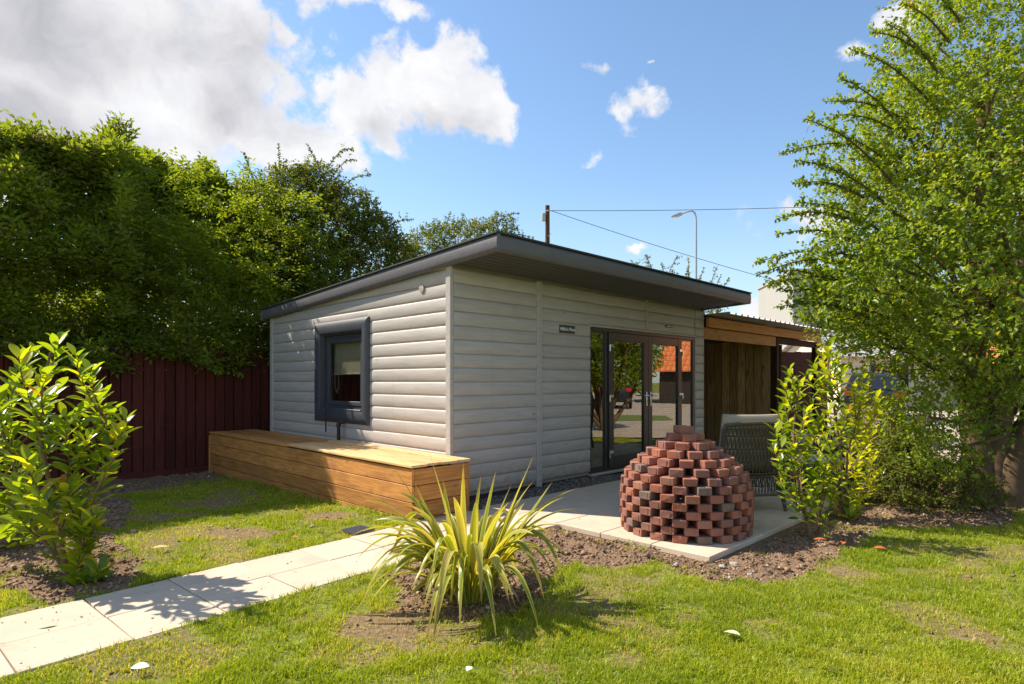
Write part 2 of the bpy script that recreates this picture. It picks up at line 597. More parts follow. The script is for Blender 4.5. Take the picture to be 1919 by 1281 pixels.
def glass_mat(name, f0, tint=(0.85, 0.9, 0.87), fk=0.9):
    m, t, out = new_mat(name)
    tr = t.n('ShaderNodeBsdfTransparent'); tr.inputs[0].default_value = (*tint, 1)
    gl = t.n('ShaderNodeBsdfGlossy'); gl.inputs['Roughness'].default_value = 0.0
    gl.inputs['Color'].default_value = (0.98, 0.95, 0.88, 1)
    tc = t.n('ShaderNodeTexCoord')
    nz = t.noise(tc.outputs['Object'], 1.3, 2)
    bp = t.n('ShaderNodeBump'); bp.inputs['Strength'].default_value = 0.05; bp.inputs['Distance'].default_value = 0.01
    t.l(nz, bp.inputs['Height']); t.l(bp.outputs[0], gl.inputs['Normal'])
    lw = t.n('ShaderNodeLayerWeight'); lw.inputs['Blend'].default_value = 0.35
    fac = t.math('MULTIPLY_ADD', lw.outputs['Fresnel'], fk, f0, clamp=True)
    mx = t.n('ShaderNodeMixShader')
    t.l(fac, mx.inputs[0]); t.l(tr.outputs[0], mx.inputs[1]); t.l(gl.outputs[0], mx.inputs[2])
    t.l(mx.outputs[0], out.inputs['Surface'])
    return m


M['doorglass'] = glass_mat('coated_glass', 0.19, (0.88, 0.92, 0.89), 0.75)
M['glass'] = glass_mat('window_glass', 0.0, (0.82, 0.82, 0.78), 0.45)


def brick_mat():
    m, t, out = new_mat('clay_paver')
    v, r = objcoord(t)
    n = t.noise(v, 14, 6, 0.65)
    n2 = t.noise(v, 90, 3, 0.6)
    base = t.ramp(r, [(0.0, (0.335, 0.115, 0.066)), (0.25, (0.26, 0.10, 0.066)), (0.45, (0.37, 0.13, 0.07)), (0.62, (0.30, 0.118, 0.076)),
                      (0.78, (0.36, 0.15, 0.092)), (0.88, (0.19, 0.125, 0.095)), (1.0, (0.16, 0.122, 0.105))], 'CONSTANT')
    c = t.mix(t.smooth(n, 0.35, 0.75), base, t.mix(0.55, base, (0.20, 0.15, 0.14)))
    c = t.mix(t.math('MULTIPLY', t.smooth(n2, 0.55, 0.75), 0.35), c, (0.55, 0.36, 0.29))
    pbsdf(t, out, c, 0.85, n2, 0.45, 0.004, 0.25)
    return m


def slab_mat():
    m, t, out = new_mat('concrete_slab')
    v, r = objcoord(t)
    n = t.noise(v, 3.0, 7, 0.65, 0.4)
    n2 = t.noise(v, 45, 5, 0.6)
    base = t.mix(r, (0.545, 0.445, 0.335), (0.61, 0.50, 0.38))
    c = t.mix(t.smooth(n, 0.35, 0.8), base, (0.47, 0.375, 0.285))
    c = t.mix(t.math('MULTIPLY', t.smooth(n2, 0.55, 0.8), 0.3), c, (0.38, 0.31, 0.24))
    st = t.smooth(t.noise(v, 7.5, 5, 0.7), 0.62, 0.70)
    c = t.mix(t.math('MULTIPLY', st, 0.6), c, (0.28, 0.18, 0.11))
    pbsdf(t, out, c, 0.85, n2, 0.25, 0.003, 0.25)
    return m


M['brick'] = brick_mat()
M['slab'] = slab_mat()


def leaf_mat(name, stops, trans=0.45, rough=0.42, spec=0.4, tcol=(1.5, 1.35, 0.45), attr=True, bump=False, tscale=None):
    m, t, out = new_mat(name)
    if attr:
        a = t.n('ShaderNodeAttribute'); a.attribute_name = 'rnd'; fac = a.outputs['Fac']
    else:
        fac = t.n('ShaderNodeObjectInfo').outputs['Random']
    c = t.ramp(fac, stops)
    b = t.n('ShaderNodeBsdfPrincipled')
    t.l(c, b.inputs['Base Color'])
    b.inputs['Roughness'].default_value = rough
    b.inputs['Specular IOR Level'].default_value = spec
    tr = t.n('ShaderNodeBsdfTranslucent')
    t.l(t.mix(1.0, c, tcol, 'MULTIPLY'), tr.inputs['Color'])
    mx = t.n('ShaderNodeMixShader'); mx.inputs[0].default_value = trans
    t.l(b.outputs[0], mx.inputs[1]); t.l(tr.outputs[0], mx.inputs[2])
    t.l(mx.outputs[0], out.inputs['Surface'])
    return m


M['elder'] = leaf_mat('elder_leaf', [(0, (0.13, 0.18, 0.028)), (0.5, (0.20, 0.275, 0.035)), (0.85, (0.29, 0.36, 0.04)), (1, (0.36, 0.27, 0.11))], 0.52, 0.5, 0.3, (1.7, 1.5, 0.4))
M['umbel'] = leaf_mat('faded_flowers', [(0, (0.30, 0.19, 0.09)), (0.7, (0.42, 0.29, 0.15)), (1, (0.62, 0.55, 0.34))], 0.3, 0.8, 0.1, (1.1, 1, .8))
M['haw'] = leaf_mat('hawthorn_leaf', [(0, (0.09, 0.125, 0.02)), (0.6, (0.16, 0.20, 0.032)), (0.9, (0.25, 0.23, 0.05)), (1, (0.32, 0.17, 0.07))], 0.45, 0.5, 0.3)
M['treeleaf'] = leaf_mat('tree_leaf', [(0, (0.11, 0.17, 0.02)), (0.5, (0.20, 0.29, 0.03)), (0.82, (0.31, 0.37, 0.04)), (0.94, (0.44, 0.33, 0.05)), (1, (0.50, 0.24, 0.07))], 0.54, 0.38, 0.45, (1.6, 1.45, 0.4))
M['shrubleaf'] = leaf_mat('shrub_leaf', [(0, (0.09, 0.13, 0.018)), (0.6, (0.16, 0.21, 0.03)), (1, (0.25, 0.28, 0.05))], 0.48, 0.5, 0.3)
M['laurel'] = leaf_mat('laurel_leaf', [(0, (0.10, 0.18, 0.016)), (0.35, (0.19, 0.29, 0.022)), (0.7, (0.32, 0.41, 0.028)), (0.975, (0.50, 0.52, 0.04)), (1, (0.55, 0.25, 0.03))], 0.58, 0.25, 0.5, (1.75, 1.5, 0.3), attr=False)
M['fallenred'] = simple('fallen_red_leaf', (0.48, 0.12, 0.04), 0.6, 0.2, 20)
M['fallenpale'] = simple('fallen_pale_leaf', (0.45, 0.55, 0.32), 0.6, 0.1, 20)
M['fallenwhite'] = simple('fallen_white_leaf', (0.72, 0.72, 0.62), 0.6, 0.1, 20)
M['fallenyellow'] = simple('fallen_yellow_leaf', (0.55, 0.42, 0.14), 0.6, 0.1, 20)


def grass_mat():
    m, t, out = new_mat('grass_blade')
    a = t.n('ShaderNodeAttribute'); a.attribute_name = 'rnd'
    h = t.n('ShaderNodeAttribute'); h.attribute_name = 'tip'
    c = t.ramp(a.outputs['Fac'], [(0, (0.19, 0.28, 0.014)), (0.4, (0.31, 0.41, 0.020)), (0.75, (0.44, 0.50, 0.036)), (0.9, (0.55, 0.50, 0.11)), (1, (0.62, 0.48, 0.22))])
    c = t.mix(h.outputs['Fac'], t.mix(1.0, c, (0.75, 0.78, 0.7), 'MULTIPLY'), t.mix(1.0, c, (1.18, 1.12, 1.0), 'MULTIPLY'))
    b = t.n('ShaderNodeBsdfPrincipled'); t.l(c, b.inputs['Base Color']); b.inputs['Roughness'].default_value = 0.45; b.inputs['Specular IOR Level'].default_value = 0.35
    tr = t.n('ShaderNodeBsdfTranslucent'); t.l(t.mix(1.0, c, (1.35, 1.2, 0.5), 'MULTIPLY'), tr.inputs['Color'])
    mx = t.n('ShaderNodeMixShader'); mx.inputs[0].default_value = 0.5
    t.l(b.outputs[0], mx.inputs[1]); t.l(tr.outputs[0], mx.inputs[2]); t.l(mx.outputs[0], out.inputs['Surface'])
    return m


M['grass'] = grass_mat()


def ground_mat():
    m, t, out = new_mat('lawn_and_soil')
    tc = t.n('ShaderNodeTexCoord'); v = tc.outputs['Object']
    a = t.n('ShaderNodeAttribute'); a.attribute_name = 'soil'
    n = t.noise(v, 3, 8, 0.65); n2 = t.noise(v, 35, 6, 0.7); n3 = t.noise(v, 120, 3, 0.6)
    soil = t.mix(t.smooth(n2, 0.3, 0.75), (0.14, 0.084, 0.05), (0.34, 0.225, 0.145))
    soil = t.mix(t.smooth(n3, 0.5, 0.8), soil, (0.33, 0.24, 0.16))
    grass = t.mix(t.smooth(n2, 0.3, 0.7), (0.11, 0.135, 0.022), (0.26, 0.28, 0.055))
    grass = t.mix(t.math('MULTIPLY', t.smooth(n, 0.45, 0.75), 0.5), grass, (0.28, 0.22, 0.10))
    c = t.mix(a.outputs['Fac'], grass, soil)
    bm_ = t.math('ADD', n2, t.math('MULTIPLY', n3, 0.5))
    pbsdf(t, out, c, 0.95, bm_, 0.8, 0.02, 0.1)
    return m


M['ground'] = ground_mat()


def gravel_mat(name, a, b, sc=60):
    m, t, out = new_mat(name)
    tc = t.n('ShaderNodeTexCoord'); v = tc.outputs['Object']
    vor = t.n('ShaderNodeTexVoronoi'); t.l(v, vor.inputs['Vector']); vor.inputs['Scale'].default_value = sc
    sp = t.n('ShaderNodeSeparateColor'); t.l(vor.outputs['Color'], sp.inputs[0])
    c = t.mix(sp.outputs[0], a, b)
    big = t.noise(v, 0.6, 4)
    c = t.mix(t.math('MULTIPLY', t.smooth(big, .4, .7), .4), c, tuple(x * .75 for x in a))
    pbsdf(t, out, c, 0.9, vor.outputs['Distance'], 0.6, 0.02, 0.2)
    return m


M['yard'] = gravel_mat('yard_gravel', (0.36, 0.29, 0.23), (0.52, 0.43, 0.36), 45)
M['pebble'] = leaf_mat('pebbles', [(0, (0.10, 0.085, 0.07)), (0.5, (0.20, 0.165, 0.14)), (1, (0.40, 0.34, 0.29))], 0.0, 0.85, 0.2)
M['clod'] = leaf_mat('soil_clods', [(0, (0.12, 0.074, 0.042)), (0.6, (0.25, 0.16, 0.098)), (0.94, (0.37, 0.255, 0.165)), (1, (0.48, 0.40, 0.30))], 0.0, 0.95, 0.1)

# ================================================================== GROUND
def px2xy(pts, z=0.02):
    return [tuple(G(u, v, z)[:2]) for u, v in pts]


SOIL_A = px2xy([(715, 1092), (748, 1140), (820, 1172), (890, 1176), (970, 1150), (1020, 1102), (1080, 1062), (1150, 1072), (1230, 1058), (1290, 1080),
                (1350, 1102), (1420, 1098), (1480, 1078), (1550, 1045), (1600, 1015), (1660, 992), (1760, 988), (1890, 985), (1880, 930), (1740, 900),
                (1640, 880), (1560, 890), (1520, 920), (1331, 1010), (1100, 960), (1000, 945), (940, 965), (860, 1010), (770, 1060)])
SOIL_B = px2xy([(0, 1085), (40, 1112), (95, 1140), (150, 1128), (230, 1105), (258, 1060), (215, 1000), (250, 930), (190, 905), (60, 930), (0, 980), (-300, 1000), (-300, 1085)])
SOIL_C = [tuple(Lw(s, t)[:2]) for s, t in [(-9, 6), (-9, 4.3), (-3, 4.1), (-2.0, 3.9), (-1.2, 4.5), (-.75, 4.7), (-.7, 6), (8, 6), (8, 0), (-.1, 0), (-.1, 6.5)]]
BARE = [(450, 1002, 75, 13, 1), (620, 968, 52, 13, 1), (545, 958, 60, 6, .7), (760, 1182, 125, 42, 1), (690, 1170, 60, 14, .5), (575, 1172, 45, 12, .5), (1585, 1068, 55, 20, .9), (1830, 1196, 55, 16, .9),
        (290, 1022, 45, 12, .9), (400, 932, 75, 13, .9), (300, 962, 60, 9, .8), (1780, 1075, 90, 15, .4), (690, 1235, 70, 20, .6), (1290, 1165, 20, 9, .7), (1240, 1240, 25, 10, .4),
        (1440, 1180, 60, 16, .35), (1000, 1200, 60, 20, .45), (860, 1215, 90, 26, .5), (420, 880, 60, 14, .8), (1180, 1100, 60, 22, .55), (1700, 1130, 70, 12, .4), (1000, 1265, 60, 14, .5)]
BARE_W = []
for (u, v, ru, rv, k) in BARE:
    c = G(u, v, .02); ex = G(u + ru, v, .02) - c; ey = G(u, v - rv, .02) - G(u, v + rv, .02)
    BARE_W.append((c.x, c.y, abs(ex.x), abs(ey.y) / 2, k))


def local_st(x, y):
    dx, dy = x - C0.x, y - C0.y
    return dx * D2.x + dy * D2.y, dx * D1.x + dy * D1.y


def soil_mask(x, y):
    n = fbm(x * 3.1, y * 3.1, 4) - .5
    n2 = fbm(x * 11, y * 11, 3) - .5
    d = np.minimum(np.minimum(sdpoly(x, y, SOIL_A), sdpoly(x, y, SOIL_B)), sdpoly(x, y, SOIL_C))
    return np.clip(.5 - (d + n * .22 + n2 * .10) / .07, 0, 1)


def bare_mask(x, y):
    n = fbm(x * 6, y * 6, 4) - .5
    b = np.zeros(x.shape)
    for (cx, cy, rx, ry, k) in BARE_W:
        q = np.hypot((x - cx) / rx, (y - cy) / ry)
        b = np.maximum(b, np.clip((1.15 - q + n * 1.5) * 2.0, 0, 1) * k)
    gen = np.clip((fbm(x * 1.7 + 40, y * 1.7, 5) - .575) * 9, 0, .65)
    return np.maximum(b, gen)


pang = math.atan2(.76, .65)
pang = ANG + R(4.6)
pu = Vector((math.cos(pang), math.sin(pang), 0)); pv = Vector((-pu.y, pu.x, 0))
p0 = Vector((-2.634, 3.688, 0)) - pu * .475 * 3      # upper edge joint
PATH_POLY = [tuple((p0 + pu * a + pv * b)[:2]) for a, b in ((-2.2, .0), (4.75 + .0, .0), (4.75, -.915), (-2.2, -.915))]
PATH_SHAPE = [tuple((p0 + pu * a + pv * b)[:2]) for a, b in ((-2.2, -.03), (4.6, -.03), (4.6, -.885), (-2.2, -.885))]


def ground_z(x, y):
    s, t = local_st(x, y)
    z = 0.012 + (fbm(x * 1.2, y * 1.2, 3) - .5) * .025
    left = np.clip((.3 - s) / .6, 0, 1)
    z = z + left * (np.clip((1.3 - t) / 1.5, 0, 1) * .03 - np.clip((t - .8) / 4.4, 0, 1) * .10)
    # the slab path lies a little proud of the lawn
    sm = soil_mask(x, y)
    z = z + sm * ((fbm(x * 9, y * 9, 4) - .5) * .085 + .008)
    z = np.where(sdpoly(x, y, PATH_SHAPE) < .0, np.minimum(z, .012), z)
    dpat = np.maximum(np.maximum(.1 - s, s - 6.3), np.maximum(-2.95 - t, t))
    z = np.where(dpat < .06, np.minimum(z, .0), z)
    return z


def axis(lo, hi, step, far, gr=1.28):
    a = list(np.arange(lo, hi, step)); s = step
    x = hi
    up = [hi]
    while x < far:
        s *= gr; x += s; up.append(x)
    x = lo; s = step; dn = []
    while x > -far:
        s *= gr; x -= s; dn.append(x)
    return np.array(dn[::-1] + a + up)


xs = axis(-5.2, 7.0, .045, 600); ys = axis(2.2, 10.5, .045, 600)
X, Yg = np.meshgrid(xs, ys)
Z = ground_z(X, Yg)
far = np.clip((np.hypot(X, Yg - 6) - 12) / 10, 0, 1)
Z = Z * (1 - far)
SM = np.maximum(soil_mask(X, Yg), bare_mask(X, Yg) * .85) * (1 - far)
nx, ny = len(xs), len(ys)
idx = np.arange(nx * ny).reshape(ny, nx)
Qd = np.stack([idx[:-1, :-1], idx[:-1, 1:], idx[1:, 1:], idx[1:, :-1]], -1).reshape(-1, 4)
gm = arr_mesh('ground', np.stack([X, Yg, Z], -1).reshape(-1, 3), None, M['ground'], {'soil': SM.ravel()}, Qd)
gm.polygons.foreach_set('use_smooth', [True] * len(gm.polygons))
tag(link('ground', gm), kind='structure')


def gz(x, y):
    return float(ground_z(np.array([x]), np.array([y]))[0])


# gravel yard beyond the tree
yv = [(7.4, 8.6), (11.5, 6.5), (20, 4.0), (60, -4), (70, 60), (6.0, 60), (5.6, 22), (6.2, 15), (7.0, 11.2)]
me = bpy.data.meshes.new('gravel_yard')
me.from_pydata([(x, y, .045) for x, y in yv], [], [tuple(range(len(yv)))])
me.materials.append(M['yard'])
tag(link('gravel_yard', me), kind='structure')

# verge island of grass that the glass doors mirror
yv = [(13.0, 9.6), (16.0, 8.5), (17.2, 10.5), (16.4, 13), (13.6, 12.6)]
me = bpy.data.meshes.new('grass_verge')
me.from_pydata([(x, y, .055) for x, y in yv], [], [tuple(range(len(yv)))])
me.materials.append(simple('verge_grass', (0.12, 0.16, 0.03), .9, .3, 14))
tag(link('grass_verge', me), kind='structure')

# ================================================================== PATIO AND PATH
patio = tag(empty('patio', C0, ANG), kind='structure')
SW = .515


def slab_mesh(lx, ly, th=.048):
    return MB().cbox(0, lx - .007, 0, ly - .007, -th, 0, .004).mesh('slab', M['slab'])


big = slab_mesh(SW * 2, SW); half = slab_mesh(SW, SW)
row = 0
t = -2.925
while t < -.45:
    s = .135
    if row % 2: 
        link('paving_slab', half, patio, (s, t, .05)); s += SW
    while s < 6.0:
        link('paving_slab', big, patio, (s, t, .05 + random.uniform(-.0015, .0015))); s += SW * 2
    t += SW; row += 1
bed = MB().box(.15, 6.6, -2.91, -.34, -.03, .045).build('mortar_bed', simple('mortar', (0.24, 0.20, 0.16), .95, .2, 20), patio)

path = tag(empty('path', (0, 0, 0)), kind='structure')
psl = slab_mesh(.475, .455)
for i in range(-3, 11):
    for j in (0, 1):
        q = p0 + pu * .475 * i - pv * (.455 * (j + 1))
        s_, t_ = local_st(q.x, q.y)
        if s_ > -.32: continue
        o = link('paving_slab', psl, path, (q.x, q.y, .050 + random.uniform(-.003, .003)), (random.uniform(-.006, .006), random.uniform(-.006, .006), pang + random.uniform(-.004, .004)))
# slabs that join path and patio
for (s_, t_) in ((-.34, -1.43), (-.34, -.93)):
    link('paving_slab', half, path, tuple(Lw(s_ - .04, t_, .048)), (0, 0, ANG))

# ================================================================== GARDEN ROOM
room = tag(empty('garden_room', C0, ANG), 'grey boarded garden room with anthracite sloping roof and glazed double doors', 'garden room')
E = .155
ZB = .10
S_END, T_END = 5.57, 4.65
DOOR = (2.40, 5.28, .115, 2.134)
WIN = (1.835, 2.93, .99, 2.045)      # clear opening in t and z on the side wall


def board_prof(z0, z1, th=.024):
    h = z1 - z0
    pr = [(0, 0.0), (-.010, 0.0), (-th * .72, .007), (-th, .022), (-th * 1.08, h * .5), (-th, h - .022), (-th * .72, h - .007), (-.010, h - .0015), (0, h - .0015)]
    return [(y, z0 + z) for y, z in pr]


def board(length, z0, z1, top=None, ends=True, mat=None):
    """top(x) = highest z allowed at x (sloping cut)"""
    prof = board_prof(z0, z1)
    xsn = [0, length]
    if top:
        for zz in (z0 + .002, z1):
            # breakpoints of the linear slope
            a, b = top(0), top(length)
            if (a - zz) * (b - zz) < 0:
                xsn.append(length * (a - zz) / (a - b))
    xsn = sorted(set(round(x, 4) for x in xsn))
    rings = []
    for x in xsn:
        lim = top(x) if top else 1e9
        if lim < z0 - .001: continue
        inset = 0
        rings.append([(x, y, min(z, lim)) for y, z in prof])
    if len(rings) < 2: return None
    n = len(prof)
    mb = MB(); vs = [v for r_ in rings for v in r_]; fs = []
    for i in range(len(rings) - 1):
        for k in range(n):
            fs.append((i * n + k, i * n + (k + 1) % n, (i + 1) * n + (k + 1) % n, (i + 1) * n + k))
    fs += [tuple(range(n))[::-1], tuple(range((len(rings) - 1) * n, len(rings) * n))]
    mb.add(vs, fs)
    return mb.mesh('board', mat or M['clad'], smooth=True)


def wall_rows():
    z = H - 8 * E
    k = -8
    while z < 2.75:
        yield max(z, ZB), z + E
        z += E


# front wall: backing with a hole for the doors, then boards panel by panel
fw = MB()
fw.box(0.0, DOOR[0], .0, .10, ZB, 2.66)
fw.box(DOOR[1], S_END, .0, .10, ZB, 2.66)
fw.box(DOOR[0], DOOR[1], .0, .10, DOOR[3], 2.66)
fwall = fw.build('wall', M['room'], room)
for z0, z1 in wall_rows():
    if z0 > 2.62: continue
    tp = (lambda x: 2.625)
    for (a, b) in ((.0, 1.318), (1.406, 2.40)):
        me = board(b - a, z0, z1, tp if z1 > 2.62 else None)
        link('board', me, fwall, (a, 0, 0))
    if z0 >= DOOR[3] - .06:
        zz = max(z0, DOOR[3] + .035)
        for (a, b) in ((2.40, 3.765), (3.815, 5.28)):
            if z1 - zz > .03:
                link('board', board(b - a, zz, z1, tp if z1 > 2.62 else None), fwall, (a, 0, 0))
    me = board(S_END - 5.30, z0, z1, tp if z1 > 2.62 else None)
    link('board', me, fwall, (5.30, 0, 0))
MB().cbox(1.318, 1.406, -.048, -.002, ZB - .03, 2.63, .006).build('batten', M['trimpaint'], fwall)
MB().cbox(3.765, 3.815, -.040, -.002, DOOR[3] + .037, 2.63, .005).build('batten', M['trimpaint'], fwall)
MB().cbox(2.37, 5.31, -.034, .0, DOOR[3] + .004, DOOR[3] + .034, .004).build('door_head_trim', M['trimpaint'], fwall)
MB().cbox(2.40, 5.30, -.05, .06, ZB - .02, .113, .004).build('door_sill', M['trimpaint'], fwall)
MB().cbox(S_END + .001, S_END + .028, -.03, .09, ZB, 2.63, .004).build('corner_trim', M['trimpaint'], fwall)

# side wall
ztop = lambda t: 2.655 - .048 * t
sw = MB()
sw.box(.0, .10, .101, WIN[0], ZB, 2.40)
sw.box(.0, .10, WIN[1], T_END, ZB, 2.40)
sw.box(.0, .10, WIN[0], WIN[1], ZB, WIN[2])
sw.box(.0, .10, WIN[0], WIN[1], WIN[3], 2.40)
swall = sw.build('wall', M['room'], room)
mb = MB()
mb.add([(0, .101, 2.401), (.1, .101, 2.401), (.1, T_END, 2.401), (0, T_END, 2.401), (0, .101, ztop(.1)), (.1, .101, ztop(.1)), (.1, T_END, ztop(T_END)), (0, T_END, ztop(T_END))],
       [(0, 3, 2, 1), (4, 5, 6, 7), (0, 1, 5, 4), (1, 2, 6, 5), (2, 3, 7, 6), (3, 0, 4, 7)])
mb.build('gable_panel', M['room'], swall)
WO = (1.64, 3.107, .82, 2.217)
for z0, z1 in wall_rows():
    segs = [(0.0, T_END)]
    if z0 < WO[3] - .06 and z1 > WO[2] + .06:
        segs = [(0.0, WO[0] + .05), (WO[1] - .05, T_END)]
        if z1 > WO[3] - .01: link('board', board(WO[1] - WO[0] - .104, WO[3] - .02, z1), swall, (0, WO[1] - .052, 0), (0, 0, R(-90)))
        if z0 < WO[2] + .01: link('board', board(WO[1] - WO[0] - .104, z0, WO[2] + .02), swall, (0, WO[1] - .052, 0), (0, 0, R(-90)))
    for a, b in segs:
        # local x runs from t=b down to t=a
        me = board(b - a, z0, z1, (lambda x, b=b: ztop(b - x)) if z1 > 2.40 else None)
        if me: link('board', me, swall, (0, b, 0), (0, 0, R(-90)))
MB().cbox(-.046, .0, -.001 - .022, .062, ZB - .03, 2.64, .005).build('corner_post', M['trimpaint'], room)
MB().cbox(-.044, -.001, T_END - .055, T_END + .03, ZB - .03, 2.43, .005).build('corner_post', M['trimpaint'], room)
# round vent plug near the top
vz = H + 174 / F * 6.9
v = MB().tube([(-.028, 0, 0), (-.040, 0, 0)], .045, 20)
tv = (6.535 * 997.5 / (795 + 149.5) - 6.535) / .711
v.build('vent_cap', M['clad'], room, loc=(0, tv, H + 174 / F * (6.535 + .711 * tv)))

# unseen walls, floor and ceiling of the room
b = MB()
b.box(S_END - .1, S_END, .101, T_END - .101, ZB, 2.38)
b.box(.0, S_END, T_END - .1, T_END, ZB, 2.38)
b.build('wall', M['room'], room)
MB().box(.101, S_END - .101, .101, T_END - .101, ZB, ZB + .04).build('floor', M['roomfloor'], room)
MB().box(.101, S_END - .101, .101, T_END - .101, 2.385, 2.398).build('ceiling', M['room'], room)
MB().box(.02, S_END - .02, .02, T_END - .02, .0, ZB - .002).build('base_frame', M['dark'], room)

# ---- roof
zb = lambda t: 2.67 - .048 * (t + .785)
RT0, RT1, RS0, RS1 = -.785, 4.86, -.07, 5.66


def fascia_prof(h=.172):
    return [(.016, 0), (-.012, 0), (-.026, .012), (-.034, .045), (-.036, .086), (-.034, .127), (-.026, .16), (-.012, h), (.016, h)]


def fascia_front(a, b):
    pr = fascia_prof()
    mb = MB(); mb.prism([(RT0 + y, zb(RT0) + z) for y, z in pr], a, b)
    return mb.mesh('fascia_board', M['fascia'], True)


link('fascia_board', fascia_front(RS0 - .0, .713), room)
link('fascia_board', fascia_front(.717, RS1), room)
pr = fascia_prof()
for (sx, sg, nm) in ((RS0, 1, 'l'), (RS1, -1, 'r')):
    mb = MB(); vs = []
    n = len(pr)
    for t_ in (RT0 - .034, RT1):
        vs += [(sx + sg * y, t_, zb(t_) + z) for y, z in pr]
    mb.add(vs, [(i, (i + 1) % n, (i + 1) % n + n, i + n) for i in range(n)] + [tuple(range(n))[::-1], tuple(range(n, 2 * n))])
    mb.build('verge_board', M['fascia'], room, smooth=True)
# lower rear end of the verge, seen as a small square block
MB().cbox(RS0 - .042, RS0 + .03, RT1 - .0, RT1 + .035, zb(RT1) - .012, zb(RT1) + .165, .006).build('verge_end_block', M['fascia'], room)
mb = MB()
q = []
for t_ in (RT0 - .045, RT1 + .03):
    for z in (.174, .190):
        q += [(RS0 - .048, t_, zb(t_) + z), (RS1 + .048, t_, zb(t_) + z)]
mb.add(q, [(0, 1, 3, 2), (4, 6, 7, 5), (0, 4, 5, 1), (2, 3, 7, 6), (0, 2, 6, 4), (1, 5, 7, 3)])
mb.build('roof_sheet', M['felt'], room)
# soffit boards under the front overhang
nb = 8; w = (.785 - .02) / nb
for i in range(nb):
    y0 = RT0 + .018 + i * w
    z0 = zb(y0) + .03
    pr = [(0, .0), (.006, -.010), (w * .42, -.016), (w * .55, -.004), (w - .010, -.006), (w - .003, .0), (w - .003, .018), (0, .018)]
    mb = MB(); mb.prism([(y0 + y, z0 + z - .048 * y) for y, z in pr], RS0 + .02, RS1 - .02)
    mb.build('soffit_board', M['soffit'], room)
MB().box(RS0 + .02, -.05, .0, 4.8, 2.30, 2.31).build('verge_soffit', M['soffit'], room) if False else None

# ---- side window
win = empty('window', (0, 0, 0), 0, room)
aw = .17


def arch(length, wd=aw):
    """half round architrave, length along x, width along z, mitred ends"""
    pr = [(0, 0), (-.030, .0), (-.044, .015), (-.052, wd * .5), (-.046, wd - .03), (-.034, wd - .005), (0, wd)]
    mb = MB(); n = len(pr)
    vs = [(z, y, z) for y, z in pr] + [(length - z, y, z) for y, z in pr]
    mb.add(vs, [(i, (i + 1) % n, (i + 1) % n + n, i + n) for i in range(n)] + [tuple(range(n))[::-1], tuple(range(n, 2 * n))])
    return mb.mesh('architrave', M['windowpaint'], True)


Wt = WO[1] - WO[0]; Hz = WO[3] - WO[2]
Mside = Matrix.Rotation(R(-90), 4, 'Z')


def side_arch(me, t_, z_, spin):
    o = link('architrave', me, win)
    o.matrix_local = Matrix.Translation((-.012, t_, z_)) @ Mside @ Matrix.Rotation(spin, 4, 'Y')
    return o


aH, aV = arch(Wt), arch(Hz)
side_arch(aH, WO[1], WO[2], 0)
side_arch(aH, WO[0], WO[3], R(180))
side_arch(aV, WO[1], WO[3], R(90))
side_arch(aV, WO[0], WO[2], R(-90))
# reveal, sash and pane sit back in the opening
def ring(mb, x0, x1, t0, t1, z0, z1, wd, wb=None):
    wb = wb or wd
    mb.cbox(x0, x1, t0, t0 + wd, z0, z1, .004)
    mb.cbox(x0, x1, t1 - wd, t1, z0, z1, .004)
    mb.cbox(x0, x1, t0 + wd, t1 - wd, z1 - wd, z1, .004)
    mb.cbox(x0, x1, t0 + wd, t1 - wd, z0, z0 + wb, .004)


mb = MB(); ring(mb, -.01, .085, WIN[0] - .02, WIN[1] + .02, WIN[2] - .02, WIN[3] + .02, .035); mb.build('reveal', M['windowpaint'], win)
mb = MB(); ring(mb, .035, .085, WIN[0] + .016, WIN[1] - .016, WIN[2] + .016, WIN[3] - .016, .05); mb.build('outer_frame', M['windowpaint'], win)
sash = MB(); ring(sash, .022, .07, WIN[0] + .067, WIN[1] - .067, WIN[2] + .067, WIN[3] - .067, .055)
sash = sash.build('sash', M['windowpaint'], win)
MB().box(.05, .056, WIN[0] + .10, WIN[1] - .10, WIN[2] + .10, WIN[3] - .10).build('pane', M['glass'], sash)
MB().cbox(-.05, .03, WIN[0] + .0, WIN[1] - .0, WIN[2] - .018, WIN[2] + .022, .008).build('sill', M['windowpaint'], win)
MB().box(.12, .124, WIN[0] + .09, WIN[1] - .09, 1.49, WIN[3]).build('roller_blind', M['rollerblind'], win)
MB().tube([(.118, WIN[0] + .09, 1.49), (.118, WIN[1] - .09, 1.49)], .012, 8).build('blind_bar', M['white'], win)
MB().tube([(.10, WIN[1] - .14, 1.75), (.10, WIN[1] - .15, 1.3), (.10, WIN[1] - .20, 1.22), (.10, WIN[1] - .25, 1.3), (.10, WIN[1] - .25, 1.75)], .004, 5).build('blind_cord', M['white'], win)
# worktop and tap seen through the pane
wt = tag(empty('worktop', Lw(.36, 2.4, ZB + .04), ANG), 'pale worktop behind the side window of the garden room', 'worktop')
MB().cbox(-.25, .25, -1.4, 1.6, .84, .88, .005).build('counter', M['tabletop'], wt)
MB().box(-.22, .2, -1.35, 1.55, .0, .838).build('cabinet', M['room'], wt)
tap = tag(MB().tube([(0, 0, 0), (0, 0, .16), (.02, 0, .2), (.06, 0, .22), (.1, 0, .2), (.11, 0, .17)], .012, 8).build('tap', M['chrome'], None, True, tuple(Lw(.22, 2.05, ZB + .92)), (0, 0, ANG)),
          'chrome kitchen tap on the worktop behind the side window', 'tap')

